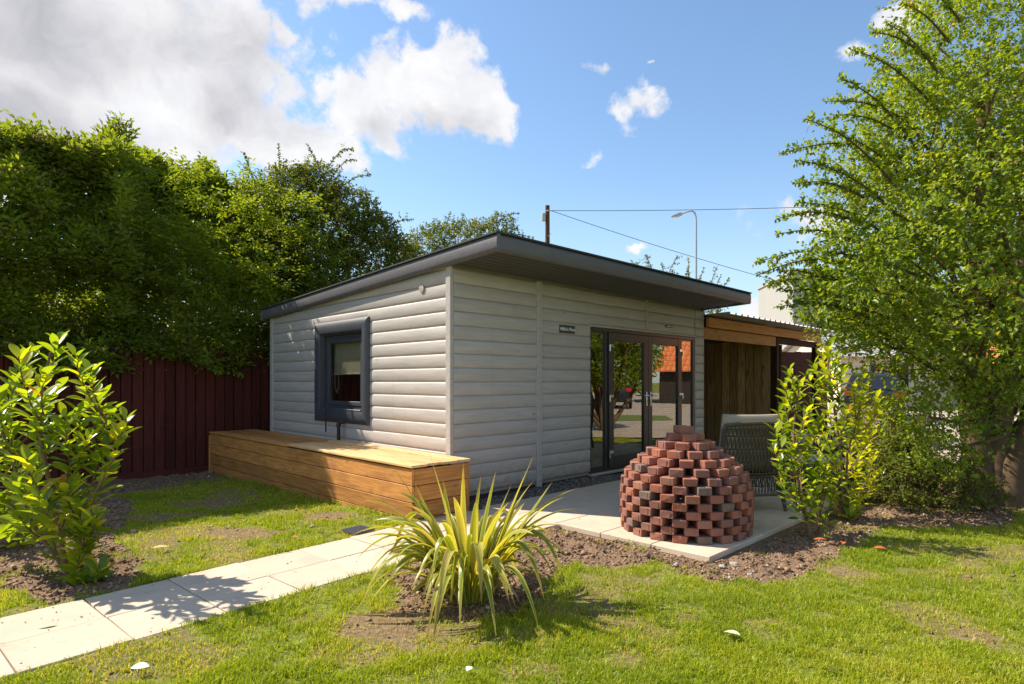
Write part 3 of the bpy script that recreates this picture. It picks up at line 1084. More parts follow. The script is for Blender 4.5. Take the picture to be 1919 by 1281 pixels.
# ---- doors
D0, D1_, Dz0, Dz1 = DOOR
fr = MB()
fr.cbox(D0, D1_, -.012, .07, Dz1 - .045, Dz1, .004)
fr.cbox(D0, D1_, -.012, .07, Dz0, Dz0 + .03, .004)
fr.cbox(D0, D0 + .03, -.012, .07, Dz0 + .03, Dz1 - .045, .004)
fr.cbox(D1_ - .045, D1_, -.012, .07, Dz0 + .03, Dz1 - .045, .004)
fr.cbox(2.755, 2.825, -.012, .07, Dz0 + .03, Dz1 - .045, .004)
fr.cbox(4.83, 4.875, -.012, .07, Dz0 + .03, Dz1 - .045, .004)
dset = fr.build('door_frame', M['pvc'], room)


def glazing(parent, s0, s1, z0, z1, yoff):
    MB().box(s0, s1, yoff + .010, yoff + .014, z0, z1).build('pane', M['doorglass'], parent)
    bl = MB()
    z = z0 + .02
    n = 0
    a = R(24)
    while z < z1 - .01:
        w_ = .014
        bl.add([(s0 + .02, yoff + .040 - w_ * math.cos(a), z - w_ * math.sin(a)), (s1 - .035, yoff + .040 - w_ * math.cos(a), z - w_ * math.sin(a)),
                (s1 - .035, yoff + .040 + w_ * math.cos(a), z + w_ * math.sin(a)), (s0 + .02, yoff + .040 + w_ * math.cos(a), z + w_ * math.sin(a))], [(0, 1, 2, 3)])
        z += .032
    bl.build('blind_slats', M['blind'], parent, kind='stuff')
    b2 = MB()
    b2.box(s1 - .028, s1 - .012, yoff + .022, yoff + .03, z0, z1)
    b2.box(s0, s1, yoff + .022, yoff + .05, z0, z0 + .018)
    b2.build('blind_rail', M['blind'], parent)


def sidelight(s0, s1):
    mb = MB()
    for a, b_ in ((s0, s0 + .018), (s1 - .018, s1)): mb.box(a, b_, .0, .05, Dz0 + .031, Dz1 - .046)
    mb.box(s0 + .018, s1 - .018, .0, .05, Dz0 + .031, Dz0 + .075); mb.box(s0 + .018, s1 - .018, .0, .05, Dz1 - .075, Dz1 - .046)
    o = mb.build('sidelight', M['pvc'], room)
    glazing(o, s0 + .018, s1 - .018, Dz0 + .075, Dz1 - .075, .0)


sidelight(D0 + .031, 2.754)
sidelight(4.876, D1_ - .046)


def leaf(s0, s1, hinge_s, hs, handle_s, hdir):
    z0, z1 = Dz0 + .034, Dz1 - .048
    mb = MB(); fw_ = .112
    mb.cbox(s0, s0 + fw_, -.034, .035, z0, z1, .006)
    mb.cbox(s1 - fw_, s1, -.034, .035, z0, z1, .006)
    mb.cbox(s0 + fw_, s1 - fw_, -.034, .035, z0, z0 + .17, .006)
    mb.cbox(s0 + fw_, s1 - fw_, -.034, .035, z1 - .125, z1, .006)
    o = mb.build('door', M['pvc'], room)
    glazing(o, s0 + fw_, s1 - fw_, z0 + .17, z1 - .125, -.018)
    for hz in (z0 + .20, z0 + 1.00, z1 - .22):
        m2 = MB()
        m2.cbox(hinge_s - .012, hinge_s + .012, -.060, -.034, hz - .055, hz + .045, .004)
        m2.cbox(min(hinge_s, hinge_s + hs * .09), max(hinge_s, hinge_s + hs * .09), -.050, -.0345, hz + .005, hz + .05, .004)
        m2.build('hinge', M['chrome'], o)
    hz = z0 + 1.02
    m3 = MB()
    m3.cbox(handle_s - .013, handle_s + .013, -.044, -.0345, hz - .16, hz + .06, .004)
    m3.tube([(handle_s, -.04, hz), (handle_s, -.085, hz)], .009, 8)
    m3.tube([(handle_s, -.083, hz), (handle_s + hdir * .12, -.085, hz)], .010, 8)
    m3.build('handle', M['chrome'], o, True)


leaf(2.828, 3.826, 2.822, 1, 3.775, -1)
leaf(3.834, 4.828, 4.834, -1, 3.890, 1)

# ---- signs on the front wall (parts fixed to it are their own things)
def text_mesh(body, size, mat, extr=.0012, font_scale=1.0):
    cu = bpy.data.curves.new('lettering', 'FONT')
    cu.body = body; cu.size = size; cu.extrude = extr; cu.align_x = 'CENTER'; cu.align_y = 'CENTER'
    cu.resolution_u = 3; cu.offset = .0011
    o = bpy.data.objects.new('tmp', cu); COL.objects.link(o)
    dg = bpy.context.evaluated_depsgraph_get(); dg.update()
    me = bpy.data.meshes.new_from_object(o.evaluated_get(dg))
    bpy.data.objects.remove(o)
    me.materials.clear(); me.materials.append(mat)
    return me


sgn = tag(empty('name_plaque', Lw(1.905, -.030, 2.068), ANG), "dark slate plaque reading Millie's Place on the boards left of the doors", 'sign')
MB().cbox(-.150, .150, -.010, .003, -.048, .048, .003).build('plaque', M['signback'], sgn)
MB().box(-.154, .154, -.004, .0035, -.052, .052).build('rim', M['pvc'], sgn)
# thick and thin serif-like strokes: text with small slab feet
tm = text_mesh("Millie's Place", .060, M['white'])
link('lettering', tm, sgn, (0, -.0118, -.002), (R(90), 0, 0))
sg2 = tag(empty('small_sign', Lw(4.43, -.03, 2.268), ANG), 'tiny dark rounded sign above the right hand glass door', 'sign')
MB().cbox(-.105, .105, -.008, .003, -.020, .020, .012).build('plaque', M['black'], sg2)
mb = MB()
for i in range(9):
    mb.box(-.068 + i * .0155, -.058 + i * .0155, -.0105, -.0082, -.008, .008)
mb.build('lettering', M['white'], sg2)

# ================================================================== BOX SEAT
zt = .55
box = tag(empty('timber_box', C0, ANG), 'long low golden timber box bench with lids along the side wall', 'box bench')
bs0, bs1, bt0, bt1 = -.78, -.085, -.36, 5.26
ph = .163
lens = bt1 - bt0


def plank_mesh(L, h, th, mat, b=.004):
    return MB().cbox(0, L, -th / 2, th / 2, 0, h, b).mesh('plank', mat)


pm = {}
for k in range(4):
    z0 = zt - .006 - ph * (k + 1)
    h = ph - .007
    key = ('f', k)
    me = plank_mesh(lens - .004, h, .03, M['box'])
    link('plank', me, box, (bs0 + .015, bt1, z0), (R(random.uniform(-.4, .4)), 0, R(-90)))
    me2 = plank_mesh(bs1 - bs0 - .034, h, .03, M['box'])
    link('plank', me2, box, (bs0 + .032, bt0 + .015, z0), (0, 0, 0))
# post strips at the corners
MB().cbox(0, .60, -.02, .02, -.02, .02, .003).build('corner_strip', M['box'], box, loc=(bs1 + .004, bt0 + .02, -.06), rot=(0, R(-90), 0))
MB().cbox(0, .60, -.016, .016, -.02, .02, .003).build('corner_strip', M['box'], box, loc=(bs0 - .0, bt1 - .012, -.09), rot=(0, R(-90), 0))
# lids: two sets of boards running lengthwise, the near set sits proud
wl = (bs1 - bs0 + .05) / 4
mid = 2.35
for i in range(4):
    x0 = bs0 - .022 + i * wl
    a = MB().cbox(0, mid - bt0 + .012, 0, wl - .004, -.0, .024, .003).mesh('lid_plank', M['boxtop'])
    link('lid_plank', a, box, (x0 + wl - .0, bt0 - .014, zt + .002 + random.uniform(0, .006)), (R(random.uniform(-.5, .5)), R(random.uniform(-.25, .1)), R(90)))
    a = MB().cbox(0, bt1 - mid - .015, 0, wl - .004, -.0, .024, .003).mesh('lid_plank', M['box'])
    link('lid_plank', a, box, (x0 + wl - .0, mid + .012, zt - .003 + random.uniform(0, .003)), (R(random.uniform(-.3, .3)), 0, R(90)))
# waste pipe and bent rod by the window
tp = 2.27
pipe = tag(empty('waste_pipe', Lw(0, tp, 0), ANG), 'short black waste pipe elbow under the side window', 'pipe')
MB().tube([(-.105, .03, .55), (-.105, .03, .775)], .024, 12).tube([(-.105, .03, .77), (-.105, .03, .80), (-.100, .025, .822), (-.085, .012, .835)], .030, 12).tube(
    [(-.09, .015, .832), (-.03, -.03, .842)], .024, 12).build('pipe_run', M['black'], pipe, True)
rod = tag(MB().tube([(-.125, 0, .62), (-.125, 0, .92), (-.122, -.01, .945), (-.112, -.03, .955), (-.09, -.06, .945), (-.075, -.08, .925)], .010, 7).build(
    'overflow_rod', M['black'], None, True, tuple(Lw(0, 2.62, .06)), (0, 0, ANG)), 'thin black bent rod hooked over the window sill', 'overflow pipe')

# ================================================================== LEFT FENCE
fen = tag(empty('maroon_fence', C0, ANG), 'dark maroon upright board fence under the overhanging elder', 'fence')
ft = 5.36
fm = [MB().cbox(0, 1.93 + dz, -.0675, .0675, -.010, .010, .003).mesh('fence_board', M['fence']) for dz in (-.01, 0, .015)]
s = -7.4; i = 0
while s < 1.2:
    back = (i % 2) * .012
    link('fence_board', fm[i % 3], fen, (s, ft + back + random.uniform(-.004, .004), .0), (0, R(-90), R(90 + random.uniform(-1, 1))) if False else (R(90), R(-90), R(0)))
    s += .148; i += 1
s = -7.4 + .074
while s < 1.2:
    link('fence_board', fm[0], fen, (s, ft + .065, .0), (R(90), R(-90), R(0)))
    s += .148
for z in (.35, 1.0, 1.7):
    MB().cbox(0, 8.6, -.02, .02, -.04, .04, .003).build('fence_rail', M['fence'], fen, loc=(-7.4, ft + .035, z))
MB().cbox(0, 8.6, -.015, .015, -.10, .0, .003).build('gravel_board', M['fence'], fen, loc=(-7.4, ft + .0, .0))

# ================================================================== LEAN-TO
lean = tag(empty('lean_to', C0, ANG), 'open timber lean-to with ribbed sheet roof beside the garden room', 'lean-to')
MB().cbox(0, 5.6, -.03, .03, -.085, .085, .004).build('front_beam', M['beam'], lean, loc=(5.64, -.07, 2.42))
MB().cbox(0, 3.12, -.03, .03, -.10, .10, .004).build('lower_beam', M['beam'], lean, loc=(5.605, .0, 2.23))
MB().cbox(0, 2.6, -.03, .03, -.07, .07, .004).build('lower_beam', M['post'], lean, loc=(8.85, .02, 2.26))
MB().cbox(0, 2.33, -.065, .065, -.065, .065, .004).build('post', M['post'], lean, loc=(8.80, .02, .0), rot=(0, R(-90), 0))
MB().cbox(0, 2.25, -.05, .05, -.05, .05, .004).build('post', M['post'], lean, loc=(10.25, .5, .0), rot=(0, R(-90), 0))
MB().cbox(0, 2.33, -.05, .05, -.05, .05, .004).build('post', M['post'], lean, loc=(11.15, .02, .0), rot=(0, R(-90), 0))
# roof sheets: box ribs running front to back, as single sheets
zs = lambda t: 2.545 - .030 * t
pitch = .245
for k in range(6):
    mb = MB()
    s0 = 5.60 + k * .98
    prof = []
    for r_ in range(4):
        a = s0 + r_ * pitch
        prof += [(a, 0), (a + .16, 0), (a + .175, .032), (a + .215, .032), (a + .23, 0)]
    prof.append((s0 + .978, 0))
    vs = []
    for t_ in (-.40, 4.6):
        for (a, z) in prof: vs.append((a, t_, zs(t_) + z))
        for (a, z) in prof: vs.append((a, t_, zs(t_) + z - .004))
    n = len(prof)
    fs = [(i, i + 1, 2 * n + i + 1, 2 * n + i) for i in range(n - 1)] + [(n + i, 3 * n + i, 3 * n + i + 1, n + i + 1) for i in range(n - 1)] + [(i, n + i, n + i + 1, i + 1) for i in range(n - 1)]
    mb.add(vs, fs)
    mb.build('roof_sheet', M['tin'], lean)
for k in range(9):
    MB().cbox(0, 4.6, -.025, .025, -.05, .05, .003).build('rafter', M['post'], lean, loc=(5.75 + k * .66, .0, 2.45), rot=(0, R(1.7) * 0, R(90)))
# partition boards seen through the open front
bw = .182
bmesh_ = [MB().cbox(0, 2.26, -bw / 2 + .007, bw / 2 - .007, -.012, .012, .003).mesh('partition_board', M['shedboard']) for _ in range(3)]
t_ = .088
i = 0
while t_ < 4.4:
    link('partition_board', bmesh_[i % 3], lean, (8.74 + random.uniform(-.003, .003), t_ + bw / 2, .0), (R(0), R(-90), R(0)))
    t_ += bw; i += 1
MB().box(8.775, 8.79, .09, 4.5, 0, 2.26).build('dark_gap_sheet', M['black'], lean)  # added black sheet, stands in for the shade in the board gaps
MB().box(5.62, 11.2, 4.55, 4.6, 0, 2.3).build('back_wall', M['shedboard'], lean)
MB().box(5.6, 11.3, -.3, 4.6, -.02, .042).build('floor_slab', simple('lean_floor', (0.20, 0.17, 0.14), .9, .2, 10), lean)
MB().box(9.4, 10.6, 1.2, 1.7, .05, .62).box(9.4, 10.6, 1.6, 1.7, .62, .9).build('storage_unit', M['black'], lean) if False else None

# inner yard fence beyond the lean-to
f2 = tag(empty('yard_fence', (7.0, 15.6, 0), R(8)), 'distant brown board fence seen through the far bay of the lean-to', 'fence')
mb = MB(); x = 0
while x < 1.15:
    mb.cbox(x, x + .18, -.012, .012, 0, 2.16 + random.uniform(-.01, .01), .003); x += .19
mb.build('fence_boards', wood('brown_fence', (0.15, 0.06, 0.045), (0.09, 0.035, 0.028), (0.05, 0.02, 0.02), .85, 1.0, 0.0, knots=False), f2, kind='stuff')
MB().cbox(0, 1.2, .013, .05, 1.6, 1.68, .003).build('fence_rail', M['fence'], f2)

# ================================================================== BRICK BEEHIVE
hive = tag(empty('brick_beehive', (1.575, 5.455, .05)), 'openwork beehive stack of red clay pavers on the patio corner', 'brick stack')


def paver(L, Wd=.116, Hh=.0645, seed=0):
    mb = MB(); rr = random.Random(seed)
    mb.cbox(-L, 0, -Wd / 2, Wd / 2, 0, Hh, .0045)
    # handled bricks: corners knocked off, faces a little out of true
    cs = {}
    def jit(v):
        k = (v[0] > -L / 2, v[1] > 0, v[2] > Hh / 2)
        if k not in cs: cs[k] = (rr.uniform(-.0018, .0018), rr.uniform(-.0025, .0025), rr.uniform(-.0012, .0006), rr.random())
        j = cs[k]; ch = .007 if j[3] < .16 else 0
        sx, sy, sz = (1 if k[0] else -1), (1 if k[1] else -1), (1 if k[2] else -1)
        return (v[0] + j[0] - sx * ch * rr.random(), v[1] + j[1] - sy * ch * rr.random(), v[2] + j[2] - (sz * ch * rr.random() if k[2] else 0))
    mb.v = [jit(v) for v in mb.v]
    # spacer nibs on the outer end and the sides
    mb.box(-.001, .0025, Wd * .19, Wd * .19 + .007, .004, Hh - .004)
    for sy in (-1, 1):
        for xx in (-L * .25, -L * .75):
            mb.box(xx - .004, xx + .004, *sorted((sy * Wd / 2 - .0005 * sy, sy * (Wd / 2 + .0025))), .004, Hh - .004)
    return mb.mesh('brick', M['brick'])


pv20, pv14 = [paver(.205, seed=q) for q in range(9)], [paver(.15, seed=q + 20) for q in range(3)]
radii = [.568, .574, .580, .584, .585, .582, .568, .540, .490, .418, .338, .256, .158]
counts = [18] * 7 + [17, 15, 13, 11, 8, 4]
hh = .0665
ph0 = 0
for i, (r_, n) in enumerate(zip(radii, counts)):
    off = (i % 2) * math.pi / n
    for k in range(n):
        a = off + 2 * math.pi * k / n + R(-90) + random.uniform(-.012, .012)
        rr = r_ + random.uniform(-.005, .005)
        o = link('brick', random.choice(pv20) if r_ > .3 else random.choice(pv14), hive, (math.cos(a) * rr, math.sin(a) * rr, i * hh + random.uniform(0, .001)), (0, 0, a + random.uniform(-.06, .06)))
link('brick', pv20[0], hive, (.08, -.02, 13 * hh), (0, 0, R(-82)))
hive.children[-1].location = (.0, -.10, 13 * hh)
MB().tube([(.0, .02, .0), (.0, .02, .80)], .014, 8).build('white_pipe', M['white'], hive, True)


# ================================================================== WICKER FURNITURE
def wicker_chair(loc, rz, label):
    ch = tag(empty('wicker_armchair', loc, rz), label, 'armchair', 'wicker patio furniture')
    w2 = .34
    def back(u, v):      # u -1..1 across, v 0..1 up ; faces +y (front)
        x = u * (w2 + .02 * v)
        y = -.30 - .10 * v + .05 * (1 - u * u) * -1 + .02
        return Vector((x, y, .36 + v * .535))
    fr_ = MB()
    rim = [back(-1, 0)] + [back(-1, v) for v in (.25, .5, .75, .92)] + [back(-.93, 1.0), back(-.5, 1.03), back(0, 1.04), back(.5, 1.03), back(.93, 1.0)] + [back(1, v) for v in (.92, .75, .5, .25)] + [back(1, 0)]
    fr_.tube(rim, .021, 8)
    fr_.build('back_frame', M['wicker'], ch, True)
    wv = MB()
    # horizontal bands and zigzag uprights between them
    for v in (.06, .30, .55, .80, .93):
        pts = [back(-.98 + 1.96 * k / 12, v) for k in range(13)]
        wv.tube(pts, .009, 5, cap=False)
    nz = 17
    for (v0, v1) in ((.06, .30), (.30, .55), (.55, .80), (.80, .99)):
        for k in range(nz):
            u0 = -.96 + 1.92 * k / nz
            du = 1.92 / nz
            for sgn in (0, 1):
                a_, b_ = (u0, u0 + du * .5) if sgn == 0 else (u0 + du, u0 + du * .5)
                p, q = back(a_, v0), back(b_, v1)
                wv.tube([p, (p + q) / 2 + Vector((0, -.006, 0)), q], .0058, 4, cap=False)
    wv.build('back_weave', M['wicker'], ch, kind='stuff')
    for (x, y, dx, dy) in ((-w2 + .01, -.27, -.035, -.055), (w2 - .01, -.27, .035, -.055), (-w2 + .01, .30, -.03, .04), (w2 - .01, .30, .03, .04)):
        MB().tube([(x, y, .40), (x + dx * .3, y + dy * .3, .22), (x + dx, y + dy, .0)], [.030, .028, .020], 8).build('leg', M['wicker'], ch, True)
    for sx in (-1, 1):
        m_ = MB()
        m_.tube([back(sx, .5), Vector((sx * (w2 + .04), -.1, .66)), Vector((sx * (w2 + .05), .15, .65)), Vector((sx * (w2 + .03), .30, .62)), Vector((sx * (w2), .32, .45)), Vector((sx * w2, .31, .36))], .026, 8)
        m_.build('arm', M['wicker'], ch, True)
        m_ = MB()
        for k in range(9):
            y = -.27 + k * .068
            m_.tube([(sx * (w2 + .01), y, .36), (sx * (w2 + .04), y + .03, .64)], .006, 4, cap=False)
            m_.tube([(sx * (w2 + .01), y + .05, .36), (sx * (w2 + .04), y, .64)], .006, 4, cap=False)
        m_.build('arm_weave', M['wicker'], ch, kind='stuff')
    m_ = MB()
    m_.cbox(-w2, w2, -.29, .32, .34, .38, .01)
    m_.tube([(-w2, -.30, .165), (w2, -.30, .165)], .013, 6).tube([(-w2, -.30, .355), (w2, -.30, .355)], .018, 6)
    m_.build('seat', M['wicker'], ch)
    m_ = MB()
    for k in range(19):
        x = -w2 + .02 + k * .035
        m_.tube([(x, -.30, .17), (x + .03, -.30, .35)], .0052, 4, cap=False)
        m_.tube([(x + .02, -.302, .17), (x, -.302, .35)], .0052, 4, cap=False)
    m_.tube([(-w2, -.302, .26), (w2, -.302, .26)], .006, 5)
    for sx in (-1, 1):
        for k in range(15):
            y = -.29 + k * .04
            m_.tube([(sx * w2, y, .17), (sx * w2, y + .03, .35)], .0052, 4, cap=False)
    m_.build('skirt_weave', M['wicker'], ch, kind='stuff')
    # cushions: puffy rounded boxes
    def puff(x0, x1, y0, y1, z0, z1, nm, Mx=None):
        nu, nv = 14, 14
        vs, fs = [], []
        for side in (1, -1):
            for i in range(nu + 1):
                for j in range(nv + 1):
                    u = i / nu * 2 - 1; v_ = j / nv * 2 - 1
                    ed = ((1 - abs(u) ** 6) * (1 - abs(v_) ** 6)) ** .5
                    bulge = .5 * (y1 - y0) * (ed * .75 + .25) * (1 + .03 * math.sin(9 * u + 4 * v_))
                    vs.append(Vector(((x0 + x1) / 2 + u * (x1 - x0) / 2 * (1 - .02 * v_ * v_), (y0 + y1) / 2 + side * bulge, (z0 + z1) / 2 + v_ * (z1 - z0) / 2 * (1 - .03 * (1 - u * u)))))
        m1 = (nu + 1) * (nv + 1)
        for sd in (0, 1):
            for i in range(nu):
                for j in range(nv):
                    a_ = sd * m1 + i * (nv + 1) + j
                    fs.append((a_, a_ + 1, a_ + nv + 2, a_ + nv + 1))
        edge = [i * (nv + 1) for i in range(nu + 1)] + [nu * (nv + 1) + j for j in range(1, nv + 1)] + [i * (nv + 1) + nv for i in range(nu - 1, -1, -1)] + [j for j in range(nv - 1, 0, -1)]
        for k in range(len(edge)):
            a_, b_ = edge[k], edge[(k + 1) % len(edge)]
            fs.append((a_, b_, b_ + m1, a_ + m1))
        if Mx is not None: vs = [Mx @ v_ for v_ in vs]
        pip = [vs[e] for e in edge] + [vs[edge[0]]]
        mb = MB().add(vs, fs)
        o = mb.build(nm, M['cushion'], ch, True)
        MB().tube(pip, .006, 5).build('piping', M['wicker'], o, True)
    Mx = Matrix.Translation((0, -.245, .43)) @ Matrix.Rotation(R(10), 4, 'X')
    puff(-.35, .35, -.075, .075, .0, .58, 'back_cushion', Mx)
    Mx = Matrix.Translation((0, .03, .45)) @ Matrix.Rotation(R(-90), 4, 'X')
    puff(-.325, .325, -.06, .06, -.29, .29, 'seat_cushion', Mx)
    return ch


cpos = P(1380, 700, 6.42)
wicker_chair((cpos.x, cpos.y, .05), R(10), 'wicker armchair seen from behind with pale cushion next to the brick stack')
c2 = P(1600, 700, 8.3)
wicker_chair((c2.x, c2.y, .05), R(115), 'second wicker armchair half hidden behind the laurel saplings')
tb = tag(empty('wicker_table', (P(1530, 700, 7.15).x, 7.15, .05), R(12)), 'low wicker coffee table with pale top behind the saplings', 'table', 'wicker patio furniture')
MB().cbox(-.36, .36, -.30, .30, .39, .425, .01).build('tabletop', M['tabletop'], tb)
for sx in (-1, 1):
    for sy in (-1, 1):
        MB().cbox(sx * .32 - .025, sx * .32 + .025, sy * .26 - .025, sy * .26 + .025, 0, .389, .006).build('leg', M['wicker'], tb)
mb = MB()
for k in range(24):
    x = -.31 + k * .026
    for sy in (-1, 1):
        mb.tube([(x, sy * .27, .05), (x + .012, sy * .27, .388)], .006, 4, cap=False)
    y = -.25 + k * .021
    for sx in (-1, 1):
        mb.tube([(sx * .33, y, .05), (sx * .33, y + .012, .388)], .006, 4, cap=False)
for sy in (-1, 1):
    for z in (.05, .2, .34): mb.tube([(-.32, sy * .272, z), (.32, sy * .272, z)], .009, 5)
for sx in (-1, 1):
    for z in (.05, .2, .34): mb.tube([(sx * .332, -.27, z), (sx * .332, .27, z)], .009, 5)
mb.build('side_weave', M['wicker'], tb, kind='stuff')

# ================================================================== POLES, LAMP, CABLES
pl = P(1026.5, 385, 29)
pole = tag(empty('telegraph_pole', (pl.x, 29, 0)), 'brown timber telegraph pole rising behind the garden room roof', 'pole')
MB().tube([(0, 0, 0), (0, 0, pl.z)], [.14, .105], 14).build('shaft', M['pole'], pole, True)
MB().cbox(-.28, -.10, -.16, -.02, pl.z - .78, pl.z - .38, .03).build('junction_box', M['silvergrey'], pole)
MB().tube([(-.12, -.1, pl.z - .3), (.02, -.13, pl.z - .27), (.16, -.1, pl.z - .27)], .03, 6).build('bracket', M['silvergrey'], pole)
MB().tube([(0, -.1, pl.z - 1.5), (.16, -.12, pl.z - 1.38)], .018, 5).build('step_iron', M['silvergrey'], pole)
att = Vector((pl.x + .17, 28.9, pl.z - .27))


def cable(a, b, sag, label):
    pts = []
    for i in range(25):
        k = i / 24
        p = a.lerp(b, k); p.z -= sag * 4 * k * (1 - k)
        pts.append(p)
    o = MB().tube([p - a for p in pts], .014, 5).build('overhead_cable', M['black'], None, loc=tuple(a))
    tag(o, label, 'cable', 'cables from the telegraph pole')


cable(att, P(1990, 362, 30), .25, 'thin overhead cable running level from the pole into the tree')
cable(att, P(1640, 572, 33), .25, 'thin overhead cable sloping down from the pole past the street lamp')
Ylp = 26
lp = P(1305, 395, Ylp)
lamp = tag(empty('street_lamp', (lp.x, Ylp, 0)), 'tall grey street lamp with curved arm behind the roof', 'street lamp')
zt_ = lp.z
MB().tube([(0, 0, 0), (0, 0, 2), (0, 0, zt_ - .45), (-.01, 0, zt_ - .25), (-.06, 0, zt_ - .08), (-.16, 0, zt_ - .0), (-.32, 0, zt_ - .02), (-.62, 0, zt_ - .13)],
          [.075, .06, .042, .038, .035, .033, .032, .03], 10).build('column', M['silvergrey'], lamp, True)
mb = MB()
mb.add([(-.60, -.06, zt_ - .10), (-.60, .06, zt_ - .10), (-.72, -.13, zt_ - .09), (-.72, .13, zt_ - .09), (-1.02, -.09, zt_ - .21), (-1.02, .09, zt_ - .21), (-1.10, 0, zt_ - .245),
        (-.60, -.05, zt_ - .18), (-.60, .05, zt_ - .18), (-.74, -.11, zt_ - .24), (-.74, .11, zt_ - .24), (-1.0, -.07, zt_ - .27), (-1.0, .07, zt_ - .27)],
       [(0, 1, 3, 2), (2, 3, 5, 4), (4, 5, 6), (7, 9, 10, 8), (9, 11, 12, 10), (11, 6, 12), (0, 2, 9, 7), (2, 4, 11, 9), (4, 6, 11), (1, 8, 10, 3), (3, 10, 12, 5), (5, 12, 6), (0, 7, 8, 1)])
mb.build('lamp_head', M['silvergrey'], lamp)

# ================================================================== FAR BUILDINGS
cream = simple('cream_render', (0.62, 0.54, 0.42), .9, .06, 2)
orange = M_or = None
m, t_n, out = new_mat('orange_pantile')
v, r = objcoord(t_n)
n = t_n.noise(v, 3, 4); 
wv_ = t_n.n('ShaderNodeTexWave'); t_n.l(v, wv_.inputs['Vector']); wv_.inputs['Scale'].default_value = 1.6
c = t_n.mix(n, (0.62, 0.16, 0.05), (0.78, 0.26, 0.09))
pbsdf(t_n, out, c, .8, n, .3)
M['orange'] = m
greyclad = simple('grey_cladding', (0.33, 0.32, 0.30), .7, .06, 1)
darkwood = simple('barn_wood', (0.045, 0.035, 0.028), .9, .2, 3)
greenframe = simple('green_frame', (0.10, 0.22, 0.17), .6, .1, 3)
winglass = simple('far_glass', (0.02, 0.023, 0.026), .2, .1, 2, .4)


def far_house(name, loc, rz, L, Dp, He, Hr, wallm, roofm, label, wins, hip=False, rows=9):
    hs = tag(empty(name, loc, rz), label, 'building')
    mb = MB()
    mb.box(0, L, 0, Dp, 0, He)
    mb.add([(0, 0, He), (0, Dp, He), (0, Dp / 2, Hr)], [(0, 1, 2)])
    mb.add([(L, 0, He), (L, Dp / 2, Hr), (L, Dp, He)], [(0, 1, 2)])
    mb.build('wall', wallm, hs)
    # roof: pantile courses, each a stepped strip
    rf = MB()
    ov = .35
    for side in (0, 1):
        for k in range(rows):
            a0, a1 = k / rows, (k + 1) / rows
            y0 = -ov + (Dp / 2 + ov) * a0; y1 = -ov + (Dp / 2 + ov) * a1
            sl = (Hr - He) / (Dp / 2)
            z0 = He + sl * y0 + .07; z1 = He + sl * y1 + .02
            if side: y0, y1 = Dp - y0, Dp - y1
            rf.add([(-ov, y0, z0), (L + ov, y0, z0), (L + ov, y1, z1), (-ov, y1, z1), (-ov, y0, z0 - .07), (L + ov, y0, z0 - .07)], [(0, 1, 2, 3), (4, 5, 1, 0)])
            # pantile rolls
            nroll = int(L / .34)
            for j in range(nroll):
                x = -ov + (L + 2 * ov) * (j + .5) / nroll
                rf.add([(x - .09, y0, z0 + .002), (x, y0, z0 + .07), (x + .09, y0, z0 + .002), (x - .09, y1, z1 + .002), (x, y1, z1 + .06), (x + .09, y1, z1 + .002)], [(0, 1, 4, 3), (1, 2, 5, 4), (0, 2, 1)])
    rf.build('roof', roofm, hs)
    for (x0, x1, z0, z1, fm_) in wins:
        mb = MB()
        mb.box(x0 - .06, x1 + .06, -.04, .05, z0 - .06, z1 + .06)
        w_ = mb.build('window', fm_, hs)
        xm = (x0 + x1) / 2
        MB().box(x0, xm - .03, -.055, -.041, z0, z1).build('pane', winglass, w_)
        MB().box(xm + .03, x1, -.055, -.041, z0, z1).build('pane', winglass, w_)
    return hs


far_house('cream_cottage', (15.9, 29.0, 0), R(8), 9.0, 5, 2.7, 4.0, cream, greyclad,
          'cream rendered cottage with green framed window beyond the yard', [(1.6, 3.6, 1.15, 2.2, greenframe), (6.6, 7.4, 1.2, 2.2, M['white'])])
bx, by = 22.0, 27.5
bang = math.atan2(10.5 - by, 33.5 - bx)
far_house('orange_roofed_barn', (bx, by, 0), bang, 14.0, 8, 2.3, 5.8, darkwood, M['orange'],
          'low dark barn with bright orange pantile roof at the right', [(6, 7.4, .9, 1.8, M['white'])], rows=12)
# tall grey block
tb_ = tag(empty('grey_block', (P(1487, 700, 42).x, 42, 0), R(-6)), 'tall pale grey industrial block with ribbed corner behind the tree', 'building')
bh = H + 205 / F * 42
MB().box(0, 9, 0, 8, 0, bh - .02).build('wall', greyclad, tb_)
for k in range(11):
    mb = MB().box(1.35 + k * .7, 1.95 + k * .7, -.08, -.001, 0, bh); mb.build('cladding_panel', greyclad, tb_)
for k in range(6):
    MB().box(-.06, .9, -.12, .0, bh - 1.0 - k * 1.1, bh - .82 - k * 1.1).build('louvre_band', M['black'], tb_)
for k in range(3):
    w_ = MB().box(1.4, 3.4, -.14, -.081, 2.6 + k * 1.9, 3.7 + k * 1.9).build('window', M['black'], tb_)
    MB().box(1.5, 2.35, -.16, -.141, 2.7 + k * 1.9, 3.6 + k * 1.9).build('pane', winglass, w_)
    MB().box(2.45, 3.3, -.16, -.141, 2.7 + k * 1.9, 3.6 + k * 1.9).build('pane', winglass, w_)
MB().box(-.1, 9.1, -.15, 8.1, bh, bh + .22).build('parapet', greyclad, tb_)

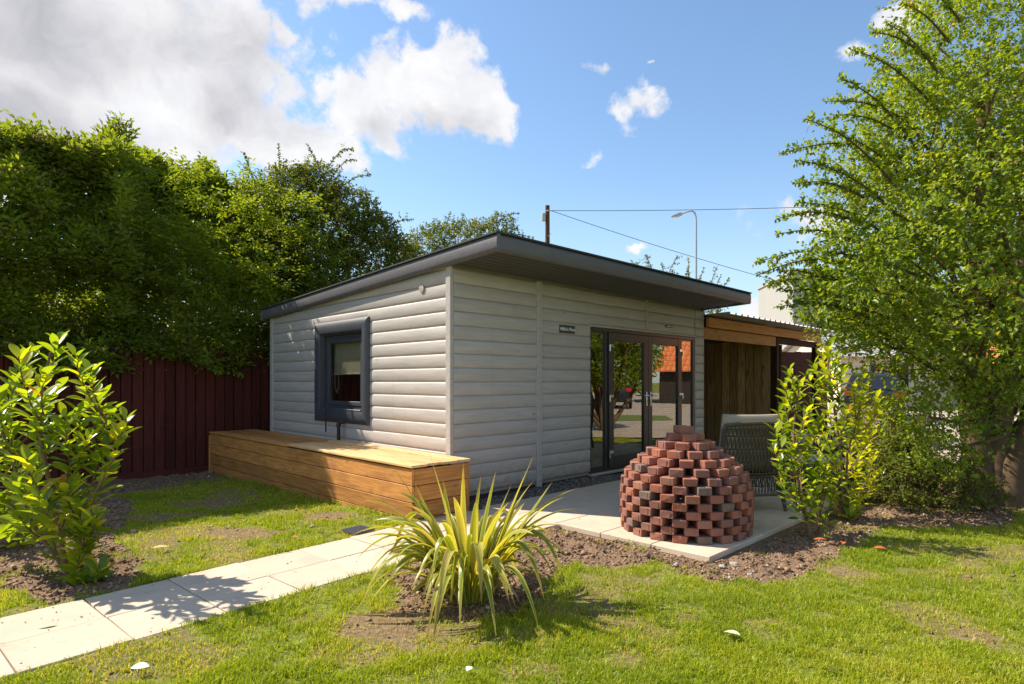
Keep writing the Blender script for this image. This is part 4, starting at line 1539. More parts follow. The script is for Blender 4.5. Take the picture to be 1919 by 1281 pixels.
# ================================================================== CARS
def car(loc, rz, label, paint, suv=True):
    c = tag(empty('parked_car', loc, rz), label, 'car', 'cars parked in the gravel yard')
    Hc = 1.68 if suv else 1.45
    prof = [(-2.15, .35), (-2.2, .62), (-2.1, .92), (-1.9, 1.0), (-1.2, 1.03), (-.55, Hc - .06), (-.2, Hc), (1.2, Hc - .02), (1.75, Hc - .12), (2.1, 1.02), (2.18, .6), (2.1, .33)]
    mb = MB()
    ws = lambda z: .88 if z < 1.0 else .88 - .24 * (z - 1.0) / (Hc - 1.0)
    n = len(prof)
    vs = [(x, -ws(z), z) for x, z in prof] + [(x, ws(z), z) for x, z in prof]
    mb.add(vs, [(i, (i + 1) % n, (i + 1) % n + n, i + n) for i in range(n)] + [tuple(range(n))[::-1], tuple(range(n, 2 * n))])
    mb.build('body', paint, c, True)
    for sy in (-1, 1):
        for (x0, x1, xa, xb) in ((-.95, .2, -.5, .2), (.28, 1.6, .28, 1.45)):
            z0, z1 = 1.06, Hc - .14
            y0, y1 = sy * (ws(z0) + .006), sy * (ws(z1) + .006)
            MB().add([(x0, y0, z0), (x1, y0, z0), (xb, y1, z1), (xa, y1, z1)], [(0, 1, 2, 3)]).build('side_window', winglass, c)
        for x in (-1.35, 1.35):
            w_ = MB().tube([(x, sy * .72, .33), (x, sy * .90, .33)], .33, 20).build('wheel', M['black'], c)
            MB().tube([(x, sy * .895, .33), (x, sy * .912, .33)], .19, 14).build('rim', M['silvergrey'], w_)
        MB().cbox(2.08, 2.17, *sorted((sy * .60, sy * .86)), .85, 1.02, .01).build('tail_lamp', simple('red_lamp', (0.5, 0.02, 0.02), .3), c)
        MB().cbox(-2.19, -2.08, *sorted((sy * .55, sy * .82)), .68, .84, .01).build('headlight', M['chrome'], c)
        MB().tube([(-.3, sy * .56, Hc + .03), (1.3, sy * .56, Hc + .03)], .02, 6).build('roof_rail', M['silvergrey'], c)
    MB().add([(1.80, -.62, Hc - .17), (1.80, .62, Hc - .17), (2.1, .8, 1.08), (2.1, -.8, 1.08)], [(0, 1, 2, 3)]).build('rear_window', winglass, c)
    MB().add([(-1.10, -.80, 1.09), (-1.10, .80, 1.09), (-.58, .64, Hc - .1), (-.58, -.64, Hc - .1)], [(0, 1, 2, 3)]).build('windscreen', winglass, c)


dp = simple('dark_car_paint', (0.016, 0.017, 0.02), .42, .05, 2, .35, coat=.15)
car((P(1640, 700, 22).x, 22, .045), R(238), 'dark estate car parked behind the saplings in the yard', dp)
car((24.0, 12.2, .055), R(-170), 'black car parked on the yard mirrored in the glass doors', dp)

# ================================================================== FALLEN LEAVES, STONES, GRATE
def leaf_geo(L, Wd, curl, mat, seg=5, fold=.12):
    mb = MB(); vs = []
    prof = [0.05, .62, .95, 1.0, .72, 0.0] if seg == 5 else [math.sin(math.pi * (i / seg) ** 1.25) ** .8 if 0 < i < seg else .02 for i in range(seg + 1)]
    for i in range(seg + 1):
        k = i / seg
        w_ = Wd / 2 * prof[i]
        z = -curl * L * k * k
        vs += [(k * L, -w_, z + w_ * fold * 2), (k * L, 0, z), (k * L, w_, z + w_ * fold * 2)]
    fs = []
    for i in range(seg):
        a = i * 3
        fs += [(a, a + 3, a + 4, a + 1), (a + 1, a + 4, a + 5, a + 2)]
    mb.add(vs, fs)
    me = bpy.data.meshes.new('leaf')
    me.from_pydata(mb.v, [], mb.f); me.materials.append(mat)
    me.polygons.foreach_set('use_smooth', [True] * len(me.polygons))
    return me


for (u, v_, L, Wd, mat, rz, lab) in [
        (245, 1268, .075, .055, 'fallenwhite', 20, 'small pale cupped leaf on the grass near the path at bottom left'),
        (1388, 1202, .085, .06, 'fallenpale', 140, 'pale green leaf lying on the open lawn below the brick stack'),
        (1525, 1014, .13, .045, 'fallenred', 10, 'long red leaf at the foot of the nearest sapling'),
        (1580, 1021, .10, .045, 'fallenred', 60, 'orange red leaf at the edge of the soil, middle of three'),
        (1637, 1026, .10, .055, 'fallenred', -10, 'orange leaf lying on the grass farthest right of the saplings'),
        (285, 1033, .12, .05, 'fallenyellow', 30, 'yellow dry leaf on the lawn between laurel and box bench'),
        (70, 1177, .09, .03, 'fallenpale', 30, 'green leaf lying on the paving slabs at the left'),
        (548, 1013, .06, .03, 'fallenred', 0, 'small brown leaf beside the upper edge of the path'),
        (875, 1270, .05, .03, 'fallenwhite', 70, 'tiny white leaf on the grass at the bottom edge')]:
    g = G(u, v_, .05)
    onp = lab.endswith('slabs at the left')
    tag(link('fallen_leaf', leaf_geo(L, Wd, .15, M[mat]), None, (g.x, g.y, .054 if onp else gz(g.x, g.y) + .042), (R(6), R(-6), R(rz))), lab, 'leaf', 'fallen leaves')


def rock(sz, seed):
    rr = random.Random(seed)
    mb = MB()
    vs, fs = [], []
    n, m2 = 7, 4
    for j in range(m2 + 1):
        ph_ = math.pi * j / m2
        for i in range(n):
            th = 2 * math.pi * i / n
            k = 1 + rr.uniform(-.22, .22)
            vs.append((sz * k * math.sin(ph_) * math.cos(th), sz * .75 * k * math.sin(ph_) * math.sin(th), sz * .55 * k * math.cos(ph_)))
    for j in range(m2):
        for i in range(n):
            a, b_ = j * n + i, j * n + (i + 1) % n
            fs.append((a, b_, b_ + n, a + n))
    return mb.add(vs, fs)


stone_m = simple('pale_stone', (0.40, 0.33, 0.27), .9, .2, 20)
for i, (u, v_, sz, lab) in enumerate([(1150, 1003, .040, 'pale flat stone in the soil under the patio edge by the spiky plant'),
                                 (1268, 1060, .030, 'small white stone in the soil below the slab corner'),
                                 (1355, 1062, .030, 'pale stone just left of a pair below the slab corner'),
                                 (1375, 1056, .042, 'longest pale stone touching the patio corner'),
                                 (1405, 1076, .034, 'rounded stone at the lawn edge right of the patio corner'),
                                 (585, 1003 - 15, .030, 'small stone in the bare lawn patch by the box bench')]):
    g = G(u, v_, .03)
    tag(rock(sz, i).build('stone', stone_m, None, loc=(g.x, g.y, gz(g.x, g.y) + sz * .25), rot=(0, 0, i)), lab, 'stone', 'stones in the soil')

gr = G(672, 1000, .03)
dg_ = tag(empty('drain_grate', (gr.x, gr.y, gz(gr.x, gr.y) + .035), ANG + R(5)), 'dark plastic mesh grate set flush in the lawn by the path', 'grate')
mb = MB()
for k in range(9):
    mb.box(-.16 + k * .04 - .004, -.16 + k * .04 + .004, -.165, .165, -.012, .004)
    mb.box(-.165, .165, -.16 + k * .04 - .004, -.16 + k * .04 + .004, -.012, .0035)
dg_.scale = (.62, .62, 1)
mb.build('mesh', simple('grate_plastic', (.10, .10, .12), .6), dg_)

# ================================================================== GROUND COVER
def excl(x, y):
    """True where no plant can grow: slabs, timber box, room, stack"""
    s, t = local_st(x, y)
    e = (s > .05) & (s < 6.4) & (t > -3.0) & (t < 0)
    e |= (s > -.80) & (s < 12) & (t > -.38) & (t < 5.6)
    e |= (t > 5.3)
    e |= sdpoly(x, y, PATH_POLY) < -.006
    e |= (s > -.6) & (s < .2) & (t > -1.5) & (t < -.35)
    return e


def scatter_blobs(name, x, y, z, size, mat, rndv, squash=.7, spread=.25):
    """irregular 8 sided lumps"""
    n = len(x)
    base = np.array([(1, 0, 0), (-1, 0, 0), (0, 1, 0), (0, -1, 0), (0, 0, 1), (0, 0, -1)], float)
    T = np.array([(0, 2, 4), (2, 1, 4), (1, 3, 4), (3, 0, 4), (2, 0, 5), (1, 2, 5), (3, 1, 5), (0, 3, 5)])
    V = base[None] * (1 + rng.uniform(-.35, .35, (n, 6, 1)))
    V = V + rng.uniform(-spread, spread, (n, 6, 3))
    a = rng.uniform(0, 2 * np.pi, n)
    ca, sa = np.cos(a)[:, None], np.sin(a)[:, None]
    Vx = V[:, :, 0] * ca - V[:, :, 1] * sa; Vy = V[:, :, 0] * sa + V[:, :, 1] * ca
    V = np.stack([Vx, Vy, V[:, :, 2] * squash], -1) * size[:, None, None]
    V += np.stack([x, y, z], -1)[:, None, :]
    TT = (T[None] + np.arange(n)[:, None, None] * 6).reshape(-1, 3)
    me = arr_mesh(name, V.reshape(-1, 3), TT, mat, np.repeat(rndv, 6))
    return link(name, me, kind='stuff')


# soil clods
n = 260000
x = rng.uniform(-5.4, 7.2, n); y = rng.uniform(2.6, 9.6, n)
m_ = soil_mask(x, y); bm2 = bare_mask(x, y)
w_ = 1 / np.clip(y - 1.2, 1, 9) ** .8
keep = (rng.random(n) < (m_ + .05 * bm2) * w_ * 1.9) & ~excl(x, y)
x, y = x[keep], y[keep]
sz = .0035 + .012 * rng.random(len(x)) ** 2.2 + .026 * (rng.random(len(x)) < .015) * rng.random(len(x))
tag(scatter_blobs('soil_clods', x, y, ground_z(x, y) + sz * .25, sz, M['clod'], rng.random(len(x)), .75, .5), 'brown crumbly soil clods in the planting bed', 'soil')

# crumbs of soil and bits of leaf litter trodden onto the slabs
n = 420
a_ = rng.uniform(0, 4.6, n); b_ = rng.uniform(-.9, -.01, n)
x = p0.x + pu.x * a_ + pv.x * b_; y = p0.y + pu.y * a_ + pv.y * b_
s = rng.uniform(.2, 4.5, 160); t = rng.uniform(-2.85, -.5, 160)
x = np.concatenate([x, C0.x + D2.x * s + D1.x * t]); y = np.concatenate([y, C0.y + D2.y * s + D1.y * t])
kk = fbm(x * 5, y * 5, 2) > .5; x, y = x[kk], y[kk]
sz = .002 + .006 * rng.random(len(x)) ** 3
tag(scatter_blobs('slab_crumbs', x, y, np.full(len(x), .052), sz, M['clod'], rng.random(len(x)) * .8, .4), 'small crumbs of soil on the paving slabs', 'soil crumbs')

# gravel strip along the foot of the room
n = 9000
s = rng.uniform(-.05, 5.6, n); t = rng.uniform(-.37, -.01, n)
x = C0.x + D2.x * s + D1.x * t; y = C0.y + D2.y * s + D1.y * t
sz = .006 + .009 * rng.random(n)
pile = np.clip(.05 - np.abs(s - 2.0) * .05, 0, .05) * np.clip(1 + t / .3, 0, 1)
tag(scatter_blobs('gravel_strip', x, y, .040 + pile + rng.uniform(0, .012, n), sz, M['pebble'], rng.random(n) * .8), 'grey brown gravel strip along the foot of the garden room', 'gravel')
MB().box(.0, 6.0, -.36, .0, -.05, .036).build('gravel_base', simple('gravel_base', (.12, .10, .08), .95, .3, 60), room)


def blades(name, x, y, z, hgt, wid, lean, mat, rndv):
    n = len(x)
    a = rng.uniform(0, 2 * np.pi, n)
    la = rng.uniform(0, 2 * np.pi, n)
    dx, dy = np.cos(a) * wid / 2, np.sin(a) * wid / 2
    lx, ly = np.cos(la) * lean * hgt, np.sin(la) * lean * hgt
    V = np.zeros((n, 5, 3))
    V[:, 0] = np.stack([x - dx, y - dy, z], -1); V[:, 1] = np.stack([x + dx, y + dy, z], -1)
    V[:, 2] = np.stack([x - dx * .8 + lx * .35, y - dy * .8 + ly * .35, z + hgt * .6], -1)
    V[:, 3] = np.stack([x + dx * .8 + lx * .35, y + dy * .8 + ly * .35, z + hgt * .6], -1)
    V[:, 4] = np.stack([x + lx, y + ly, z + hgt * np.sqrt(np.clip(1 - lean ** 2 * .5, .1, 1))], -1)
    b = np.arange(n)[:, None] * 5
    T = np.concatenate([b + np.array([0, 1, 3]), b + np.array([0, 3, 2]), b + np.array([2, 3, 4])])
    tip = np.tile([0, 0, .6, .6, 1.0], n)
    return arr_mesh(name, V.reshape(-1, 3), T, mat, {'rnd': np.repeat(rndv, 5), 'tip': tip})


n = 3300000
Y_ = 2.3 + 7.5 * rng.random(n) ** 1.75
Xr = rng.uniform(-1.3, 1.4, n) * (Y_ * .86 + .35)
x, y = Xr, Y_
sm = soil_mask(x, y); bmk = bare_mask(x, y)
dens = (1 - sm) ** 2 * (1 - bmk * .93)
clump = fbm(x * 9, y * 9, 3)
dens *= np.clip(.35 + (clump - .35) * 2.2, .15, 1)
weed = fbm(x * 4 + 9, y * 4 + 3, 3)
dens = np.maximum(dens, (sm > .4) * (weed > .70) * .25)
keep = (rng.random(n) < dens * .32) & ~excl(x, y)
x, y, bmk, clump, sm = x[keep], y[keep], bmk[keep], clump[keep], sm[keep]
if len(x) > 420000:
    x, y, bmk, clump, sm = (a[:420000] for a in (x, y, bmk, clump, sm))
nb_ = len(x)
big_ = fbm(x * 1.5 + 5, y * 1.5 + 2, 3)
hgt = (.016 + .024 * rng.random(nb_)) * (.65 + clump * .8) * (1 - .35 * bmk)
s_, t_ = local_st(x, y)
edge = np.clip(1 - np.abs(s_ + .80) / .06, 0, 1) * (t_ > -.5)
pe = sdpoly(x, y, PATH_POLY)
edge = np.maximum(edge, np.clip(1 - np.abs(pe - .01) / .035, 0, 1) * .55 * (fbm(x * 14, y * 14, 2) > .45))
hgt *= 1 + 1.0 * edge
tuft = (rng.random(nb_) < .02)
hgt = np.where(tuft, hgt * 1.5, hgt)
wid = (.0030 + .0022 * rng.random(nb_)) * (1 + np.clip(y - 4, 0, 6) * .22)
rv = np.clip(rng.random(nb_) * .62 + (big_ - .5) * .9 + .14 + bmk * .25, 0, .97)
dry = rng.random(nb_) < .04 + .25 * bmk
rv = np.where(dry, .9 + .1 * rng.random(nb_), rv)
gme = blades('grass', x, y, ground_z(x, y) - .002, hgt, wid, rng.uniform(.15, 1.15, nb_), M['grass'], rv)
tag(link('grass', gme, kind='stuff'), 'bright short lawn grass with thin patches', 'grass', kind='stuff')
# small broad leaved weeds and clover here and there
n = 70
x = rng.uniform(-3.5, 3.8, n); y = rng.uniform(2.7, 6.2, n)
kk = ~excl(x, y); x, y = x[kk], y[kk]
wx, wy = np.repeat(x, 9), np.repeat(y, 9)
an = rng.uniform(0, 2 * np.pi, len(wx)); r_ = rng.uniform(.0, .02, len(wx))
WEED = (np.stack([wx + np.cos(an) * r_, wy + np.sin(an) * r_, ground_z(wx, wy) + .012], -1), np.stack([np.cos(an), np.sin(an), rng.uniform(.1, .9, len(wx))], -1), an)
# coarse grass further off on the right
n = 90000
x = rng.uniform(2.5, 16, n); y = rng.uniform(6.5, 16, n)
s_, t_ = local_st(x, y)
keep = ~((s_ < 12) & (t_ > -3.0)) & (x < 16) & ~((x > 7.2) & (y > 10.0)) & (soil_mask(x, y) < .5)
x, y = x[keep][:45000], y[keep][:45000]
n = len(x)
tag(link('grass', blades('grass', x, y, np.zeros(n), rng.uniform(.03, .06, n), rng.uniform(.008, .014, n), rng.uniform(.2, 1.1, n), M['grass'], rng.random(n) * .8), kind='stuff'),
    'lawn grass in shade beyond the tree', 'grass', kind='stuff')


# ================================================================== LEAF SCATTER
def unit(v):
    return v / np.maximum(np.linalg.norm(v, axis=-1, keepdims=True), 1e-9)


def leaf_mesh(name, P_, D, Nn, L, Wd, rndv, mat, droop=.12, fold=.18):
    """two triangle folded leaves; P base, D direction, Nn approximate normal"""
    n = len(P_)
    D = unit(D); S = unit(np.cross(D, Nn)); Nn = np.cross(S, D)
    L = L[:, None]; Wd = Wd[:, None]
    V = np.zeros((n, 4, 3))
    V[:, 0] = P_
    V[:, 1] = P_ + D * L * .45 + S * Wd / 2 + Nn * Wd * fold
    V[:, 2] = P_ + D * L * .45 - S * Wd / 2 + Nn * Wd * fold
    V[:, 3] = P_ + D * L - Nn * L * droop
    b = np.arange(n)[:, None] * 4
    T = np.concatenate([b + np.array([0, 1, 3]), b + np.array([0, 3, 2])])
    return arr_mesh(name, V.reshape(-1, 3), T, mat, np.repeat(rndv, 4))


def weeds():
    p, dd, an = WEED
    n = len(p)
    me = leaf_mesh('weeds', p, dd, np.tile([0, 0, 1.0], (n, 1)), rng.uniform(.02, .055, n), rng.uniform(.01, .022, n), rng.random(n) * .8, M['shrubleaf'])
    tag(link('weeds', me, kind='stuff'), 'small broad leaved weeds scattered in the lawn', 'weeds')


def rand_dir(n):
    v = rng.normal(size=(n, 3))
    return unit(v)


weeds()


def twig_leaves(A, B, per, L, Wd, spread=.8, updir=.4):
    """leaves set alternately along segments A->B"""
    n = len(A)
    k = rng.random((n, per)) * .95 + .08
    base = A[:, None] + (B - A)[:, None] * k[..., None]
    base = base.reshape(-1, 3)
    ax = np.repeat(unit(B - A), per, axis=0)
    r_ = rand_dir(n * per)
    side = unit(r_ - ax * np.sum(r_ * ax, -1, keepdims=True))
    D = unit(ax * (1 - spread * .6) + side * spread + np.array([0, 0, -.15]))
    Nn = unit(rand_dir(n * per) * .55 + np.array([0, 0, updir + .5]))
    m = n * per
    LL = L * rng.uniform(.6, 1.15, m); WW = Wd * rng.uniform(.7, 1.15, m)
    return base, D, Nn, LL, WW


def lobes_points(lobes, n, lo=.72, hi=1.05, front=None):
    """points in the outer shell of a union of ellipsoids"""
    L_ = np.array([(c.x, c.y, c.z, a, b, d) for c, a, b, d in lobes])
    area = (L_[:, 3] * L_[:, 4] + L_[:, 4] * L_[:, 5] + L_[:, 3] * L_[:, 5])
    pick = rng.choice(len(L_), n, p=area / area.sum())
    d = rand_dir(n)
    rad = lo + (hi - lo) * rng.random(n) ** .7
    ctr = L_[pick, :3]; ab = L_[pick, 3:]
    p = ctr + d * ab * rad[:, None]
    nrm = unit(d / ab)
    inside = np.zeros(n, bool)
    for i, l in enumerate(L_):
        q = np.linalg.norm((p - l[:3]) / l[3:], axis=1)
        inside |= (q < lo - .02) & (pick != i)
    ok = ~inside
    return p[ok], nrm[ok]


def branchwork(root, targets, r0, mat, name, parent, wig=.15, n=7, label=None):
    mb = MB()
    for (a, b, r1, r2) in targets:
        a, b = Vector(a), Vector(b)
        pts = []
        d = b - a
        bend = Vector((random.uniform(-1, 1), random.uniform(-1, 1), random.uniform(-.3, .6))) * d.length * wig
        for i in range(6):
            k = i / 5
            pts.append(a + d * k + bend * math.sin(k * math.pi))
        mb.tube(pts, [r1 + (r2 - r1) * i / 5 for i in range(6)], n)
    return mb.build(name, mat, parent, True)


# ================================================================== ELDER OVER THE FENCE
def elder(label, s0, s1, hts, seed, nleaf):
    root_w = Lw((s0 + s1) / 2, 6.3, 0)
    tr = tag(empty('elder_bush', root_w), label, 'bush', 'bushes behind the maroon fence')
    n = nleaf
    sv = rng.uniform(s0 - .25, s1 + .25, n)
    hv = np.array([hts(q) for q in sv])
    k_ = rng.random(n)
    face = rng.random(n) < .74
    lump = fbm(sv * 1.25 + seed * 7, k_ * 4.2, 3) - .5
    lump2 = fbm(sv * 3.4 + seed * 5, k_ * 11, 2) - .5
    # front face curves back towards the top
    zf = 1.62 + (hv - 1.62) * k_ + (vnoise(sv * 2.1, sv * 0 + seed) - .5) * .5 * (1 - k_)
    wr = np.clip((sv + 2.1) / 1.0, 0, 1)
    tf = 5.22 + .75 * k_ ** 2.2 - .22 * np.sin(np.pi * k_) + wr * np.clip(zf - 2.4, 0, 9) * 1.0 + .25 * (1 - k_) ** 3 - lump * (3.0 - 2.2 * wr) - lump2 * .6 + rng.exponential(.17, n)
    # crown top
    tt = rng.uniform(5.4, 6.5, n) + wr * 1.9
    ltop = fbm(sv * 1.6 + 3 + seed, tt * 1.6, 3) - .5
    zt_ = hv + ltop * 1.5 - .10 * (tt - 6.0 - wr * 1.9) ** 2 - rng.exponential(.16, n)
    tq = np.where(face, tf, tt); zq = np.where(face, zf, zt_)
    p = np.stack([C0.x + D2.x * sv + D1.x * tq, C0.y + D2.y * sv + D1.y * tq, zq], -1)
    nr = np.where(face[:, None], np.array([-D1.x, -D1.y, .25]) + 1.0 * k_[:, None] * np.array([0, 0, 1]), np.array([0, 0, 1.0]))
    nr = unit(nr + rand_dir(n) * .35)
    low = rng.random(n) < .13
    zq = np.where(low, rng.uniform(.05, 2.2, n), zq); tq = np.where(low, rng.uniform(5.55, 6.3, n), tq)
    bk = rng.random(n) < .16
    zq = np.where(bk, rng.uniform(1.2, 4.3, n), zq); tq = np.where(bk, rng.uniform(7.6, 8.6, n), tq)
    p = np.stack([C0.x + D2.x * sv + D1.x * tq, C0.y + D2.y * sv + D1.y * tq, zq], -1)
    ok = (tq > 4.75) & ((tq > 5.5) | (zq > 1.5))
    p, nr = p[ok], nr[ok]
    # twigs leave the surface, each with pinnate leaves
    up = np.array([0, 0, 1.0])
    tw = unit(nr * .7 + up * .35 + rand_dir(len(p)) * .8)
    A = p - tw * .10; B = p + tw * .16
    # shoots standing above the top
    ns = 150
    hs_ = []
    for i in range(ns):
        ss = random.uniform(s0, s1); h = hts(ss)
        b0 = Lw(ss, random.uniform(5.4, 6.4) + max(0, min(1, ss + 2.1)) * 1.9, h * .97)
        ln = random.uniform(.2, .5) if i % 3 == 0 else random.uniform(.1, .28)
        dv = Vector((random.uniform(-.3, .35), random.uniform(-.3, .2), 1)).normalized()
        for q in range(int(ln / .085) + 1):
            a_ = b0 + dv * (q * .085 - .1)
            side = Vector((random.uniform(-1, 1), random.uniform(-1, 1), .25)).normalized()
            hs_.append((a_, a_ + (dv * .35 + side).normalized() * .2))
            hs_.append((a_, a_ + (dv * .35 - side).normalized() * .2))
    for i in range(85):      # arching shoots that leave the front face
        ss = random.uniform(s0 + .2, s1); zz = random.uniform(2.8, hts(ss) * .92)
        b0 = Lw(ss, 5.3 + .7 * (zz - 2.2) / 3, zz)
        dv = (-D1 * random.uniform(.3, .8) + D2 * random.uniform(-.2, .9) + Vector((0, 0, random.uniform(.1, .6)))).normalized()
        for q in range(8):
            a_ = b0 + dv * q * .085 - Vector((0, 0, .006 * q * q))
            side = Vector((random.uniform(-1, 1), random.uniform(-1, 1), .3)).normalized()
            hs_.append((a_, a_ + (dv * .5 + side).normalized() * .2)); hs_.append((a_, a_ + (dv * .5 - side).normalized() * .2))
    A = np.concatenate([A, np.array([tuple(a) for a, b in hs_])]); B = np.concatenate([B, np.array([tuple(b) for a, b in hs_])])
    n = len(A)
    ax = unit(B - A); len_ = np.linalg.norm(B - A, axis=1)
    side = unit(np.cross(ax, up + rand_dir(n) * .5))
    nn = np.cross(side, ax)
    parts_ = []
    tone = np.clip(rng.random(n) * .55 + .1 + (fbm(A[:, 0] * 1.3 + A[:, 1], A[:, 2] * 1.3, 3) - .5) * .9, 0, .95)
    for k, (f, sd, sc) in enumerate(((.35, 1, .85), (.35, -1, .85), (.68, 1, 1), (.68, -1, 1), (.95, 0, 1.1))):
        base = A + ax * (len_ * f)[:, None]
        D = ax * (1 if sd == 0 else .45) + side * sd * .9 + np.array([0, 0, -.12])
        parts_.append((base, D, nn + rand_dir(n) * .55, .098 * sc * rng.uniform(.75, 1.2, n), .043 * sc * rng.uniform(.8, 1.2, n), tone + rng.uniform(-.07, .07, n)))
    cat = [np.concatenate([q[i] for q in parts_]) for i in range(6)]
    me = leaf_mesh('crown', *cat, M['elder'], .16)
    link('crown', me, tr, tuple(-Vector(root_w)))
    # faded flower heads: flat clusters of tiny pieces
    nf = int(nleaf * .05)
    pk_ = rng.choice(len(p), nf, replace=False)
    pf, nf_ = p[pk_] - np.array([D1.x, D1.y, -.3]) * .16, nr[pk_]
    m2 = 16
    off = rng.normal(size=(len(pf), m2, 3)) * np.array([.055, .055, .012])
    base = (pf[:, None] + nf_[:, None] * .05 + off).reshape(-1, 3)
    nq = len(base)
    me = leaf_mesh('flower_heads', base, rand_dir(nq) * np.array([1, 1, .4]), np.tile(up, (nq, 1)) + rand_dir(nq) * .3, rng.uniform(.02, .035, nq), rng.uniform(.014, .024, nq), rng.random(nq), M['umbel'], .05)
    link('flower_heads', me, tr, tuple(-Vector(root_w)), kind='stuff')
    tg = []
    for i in range(5):
        s_ = s0 + (s1 - s0) * (i + .5) / 5
        b0 = Lw(s_, 6.9 + random.uniform(-.2, .2), 0); m0 = Lw(s_ + random.uniform(-.2, .2), 6.9, 1.8)
        tg.append((b0, m0, .07, .05))
        for q in range(9):
            h = hts(s_)
            tg.append((m0, Lw(s_ + random.uniform(-.6, .6), random.uniform(6.6, 7.2), random.uniform(2.2, h * .8)), .028, .006))
    o = branchwork(root_w, tg, .1, M['bark'], 'trunk', tr)
    o.location = -Vector(root_w)
    return tr


def h1(s):      # height of the hedge top above ground, from left to right
    pts = [(-7.5, 4.8), (-5, 4.75), (-3.6, 4.8), (-3, 4.8), (-2.3, 4.75), (-1.7, 5.1), (-1, 5.45), (-.3, 5.35), (.5, 5.4), (1.2, 5.35), (2, 5.3)]
    for (a, b), (c, d) in zip(pts, pts[1:]):
        if s <= c: return b + (d - b) * max(0, (s - a)) / (c - a)
    return pts[-1][1]


elder('broad elder bush with faded flower heads at the far left above the fence', -7.0, -1.9, h1, 1, 32000)
elder('lower spreading elder bush nearest the garden room above the fence', -1.9, 1.3, h1, 2, 21000)


def fine_bush(name, label, cx, cy, lobes, nt, mat, L, Wd, shoots, zmin=0.3, per=7, tw_len=.2, trunks=4, group=None, cat='bush'):
    root = Vector((cx, cy, 0))
    tr = tag(empty(name, root), label, cat, group)
    p, nr = lobes_points(lobes, nt, .62, 1.05)
    ok = p[:, 2] > zmin
    p, nr = p[ok], nr[ok]
    n = len(p)
    tw = unit(nr * .8 + np.array([0, 0, .25]) + rand_dir(n) * .75)
    A = p - tw * tw_len * .5; B = p + tw * tw_len * .5
    sa, sb = [], []
    smb = MB()
    for (a, b, sag) in shoots:
        a, b = Vector(a), Vector(b)
        ln = (b - a).length
        m = max(3, int(ln / (tw_len * .45)))
        pts = []
        for i in range(m + 1):
            k = i / m
            q = a.lerp(b, k); q.z += sag * math.sin(k * math.pi) * ln
            pts.append(q)
        smb.tube(pts, [.010 * (1 - .8 * i / m) + .002 for i in range(m + 1)], 4, cap=False)
        for i in range(m):
            sa.append(tuple(pts[i])); sb.append(tuple(pts[i + 1]))
            if random.random() < .55:
                dv = Vector((random.uniform(-1, 1), random.uniform(-1, 1), random.uniform(-.2, .8))).normalized()
                sa.append(tuple(pts[i])); sb.append(tuple(pts[i] + dv * tw_len * random.uniform(.5, 1.0)))
    if sa:
        A2, B2 = np.array(sa), np.array(sb)
        A = np.concatenate([A, A2]); B = np.concatenate([B, B2])
    base, D, Nn, LL, WW = twig_leaves(A, B, per, L, Wd)
    tone = np.repeat(np.clip(fbm(A[:, 0] * 1.7 + A[:, 1] * 1.1, A[:, 2] * 1.7, 3) * 1.3 - .2, 0, 1), per)
    outer = np.zeros(len(tone))
    rv = np.clip(tone * .55 + rng.random(len(tone)) * .45, 0, .96)
    red = rng.random(len(rv)) < .015
    rv = np.where(red, 1.0, rv)
    me = leaf_mesh('crown', base, D, Nn, LL, WW, rv, mat)
    link('crown', me, tr, tuple(-root))
    # twigs that carry the leaves
    sel = rng.choice(len(A), min(len(A), 2600), replace=False)
    ax = unit(B[sel] - A[sel]); sd = unit(np.cross(ax, rand_dir(len(sel)))) * .0035
    a0 = A[sel] - ax * tw_len * .5
    V = np.stack([a0 - sd, a0 + sd, B[sel]], 1).reshape(-1, 3)
    T = np.arange(len(sel) * 3).reshape(-1, 3)
    link('twigs', arr_mesh('twigs', V, T, M['twig'], np.zeros(len(V))), tr, tuple(-root), kind='stuff')
    if shoots:
        link('shoots', smb.mesh('shoots', M['twig']), tr, tuple(-root), kind='stuff')
    tg = []
    for i in range(trunks):
        b0 = Vector((cx + random.uniform(-.3, .3), cy + random.uniform(-.2, .2), 0))
        for q in range(4):
            c, a_, b_, d_ = random.choice(lobes)
            tg.append((b0, c, .06, .015))
    if trunks:
        o = branchwork(root, tg, .1, M['bark'], 'trunk', tr); o.location = -root
    return tr


# hawthorn behind the room, left of centre
lb = []
for (u, v_, Y, r_, rz) in [(520, 430, 12.4, 1.1, 1.2), (590, 440, 12.6, 1.1, 1.15), (640, 470, 12.8, 1.1, 1.1), (690, 500, 13.0, 1.0, 1.0), (560, 380, 12.6, .8, .75), (650, 400, 12.8, .7, .55), (735, 500, 13.2, .6, .7),
                           (600, 340, 12.6, .5, .35), (700, 440, 13, .55, .45), (560, 520, 12, 1.2, 1.2), (660, 560, 12.6, 1.2, 1.2), (740, 570, 13, .9, .9), (620, 430, 12.0, .55, .5), (540, 400, 11.8, .5, .5)]:
    lb.append((P(u, v_, Y), r_, r_ * .9, rz))
sh = [(P(615, 350, 12.6), P(574, 268, 12.5), .05), (P(615, 345, 12.6), P(668, 300, 12.7), .22), (P(612, 320, 12.6), P(660, 278, 12.7), .2), (P(640, 350, 12.8), P(697, 328, 12.9), .12), (P(690, 400, 13), P(735, 400, 13), .1),
      (P(720, 430, 13), P(775, 412, 13.1), .12), (P(730, 450, 13), P(772, 440, 13.1), .1), (P(525, 330, 12.4), P(522, 268, 12.4), .04), (P(745, 470, 13.1), P(778, 470, 13.2), .05), (P(560, 330, 12.5), P(580, 300, 12.5), .1),
      (P(480, 350, 12.0), P(455, 285, 12), .05)]
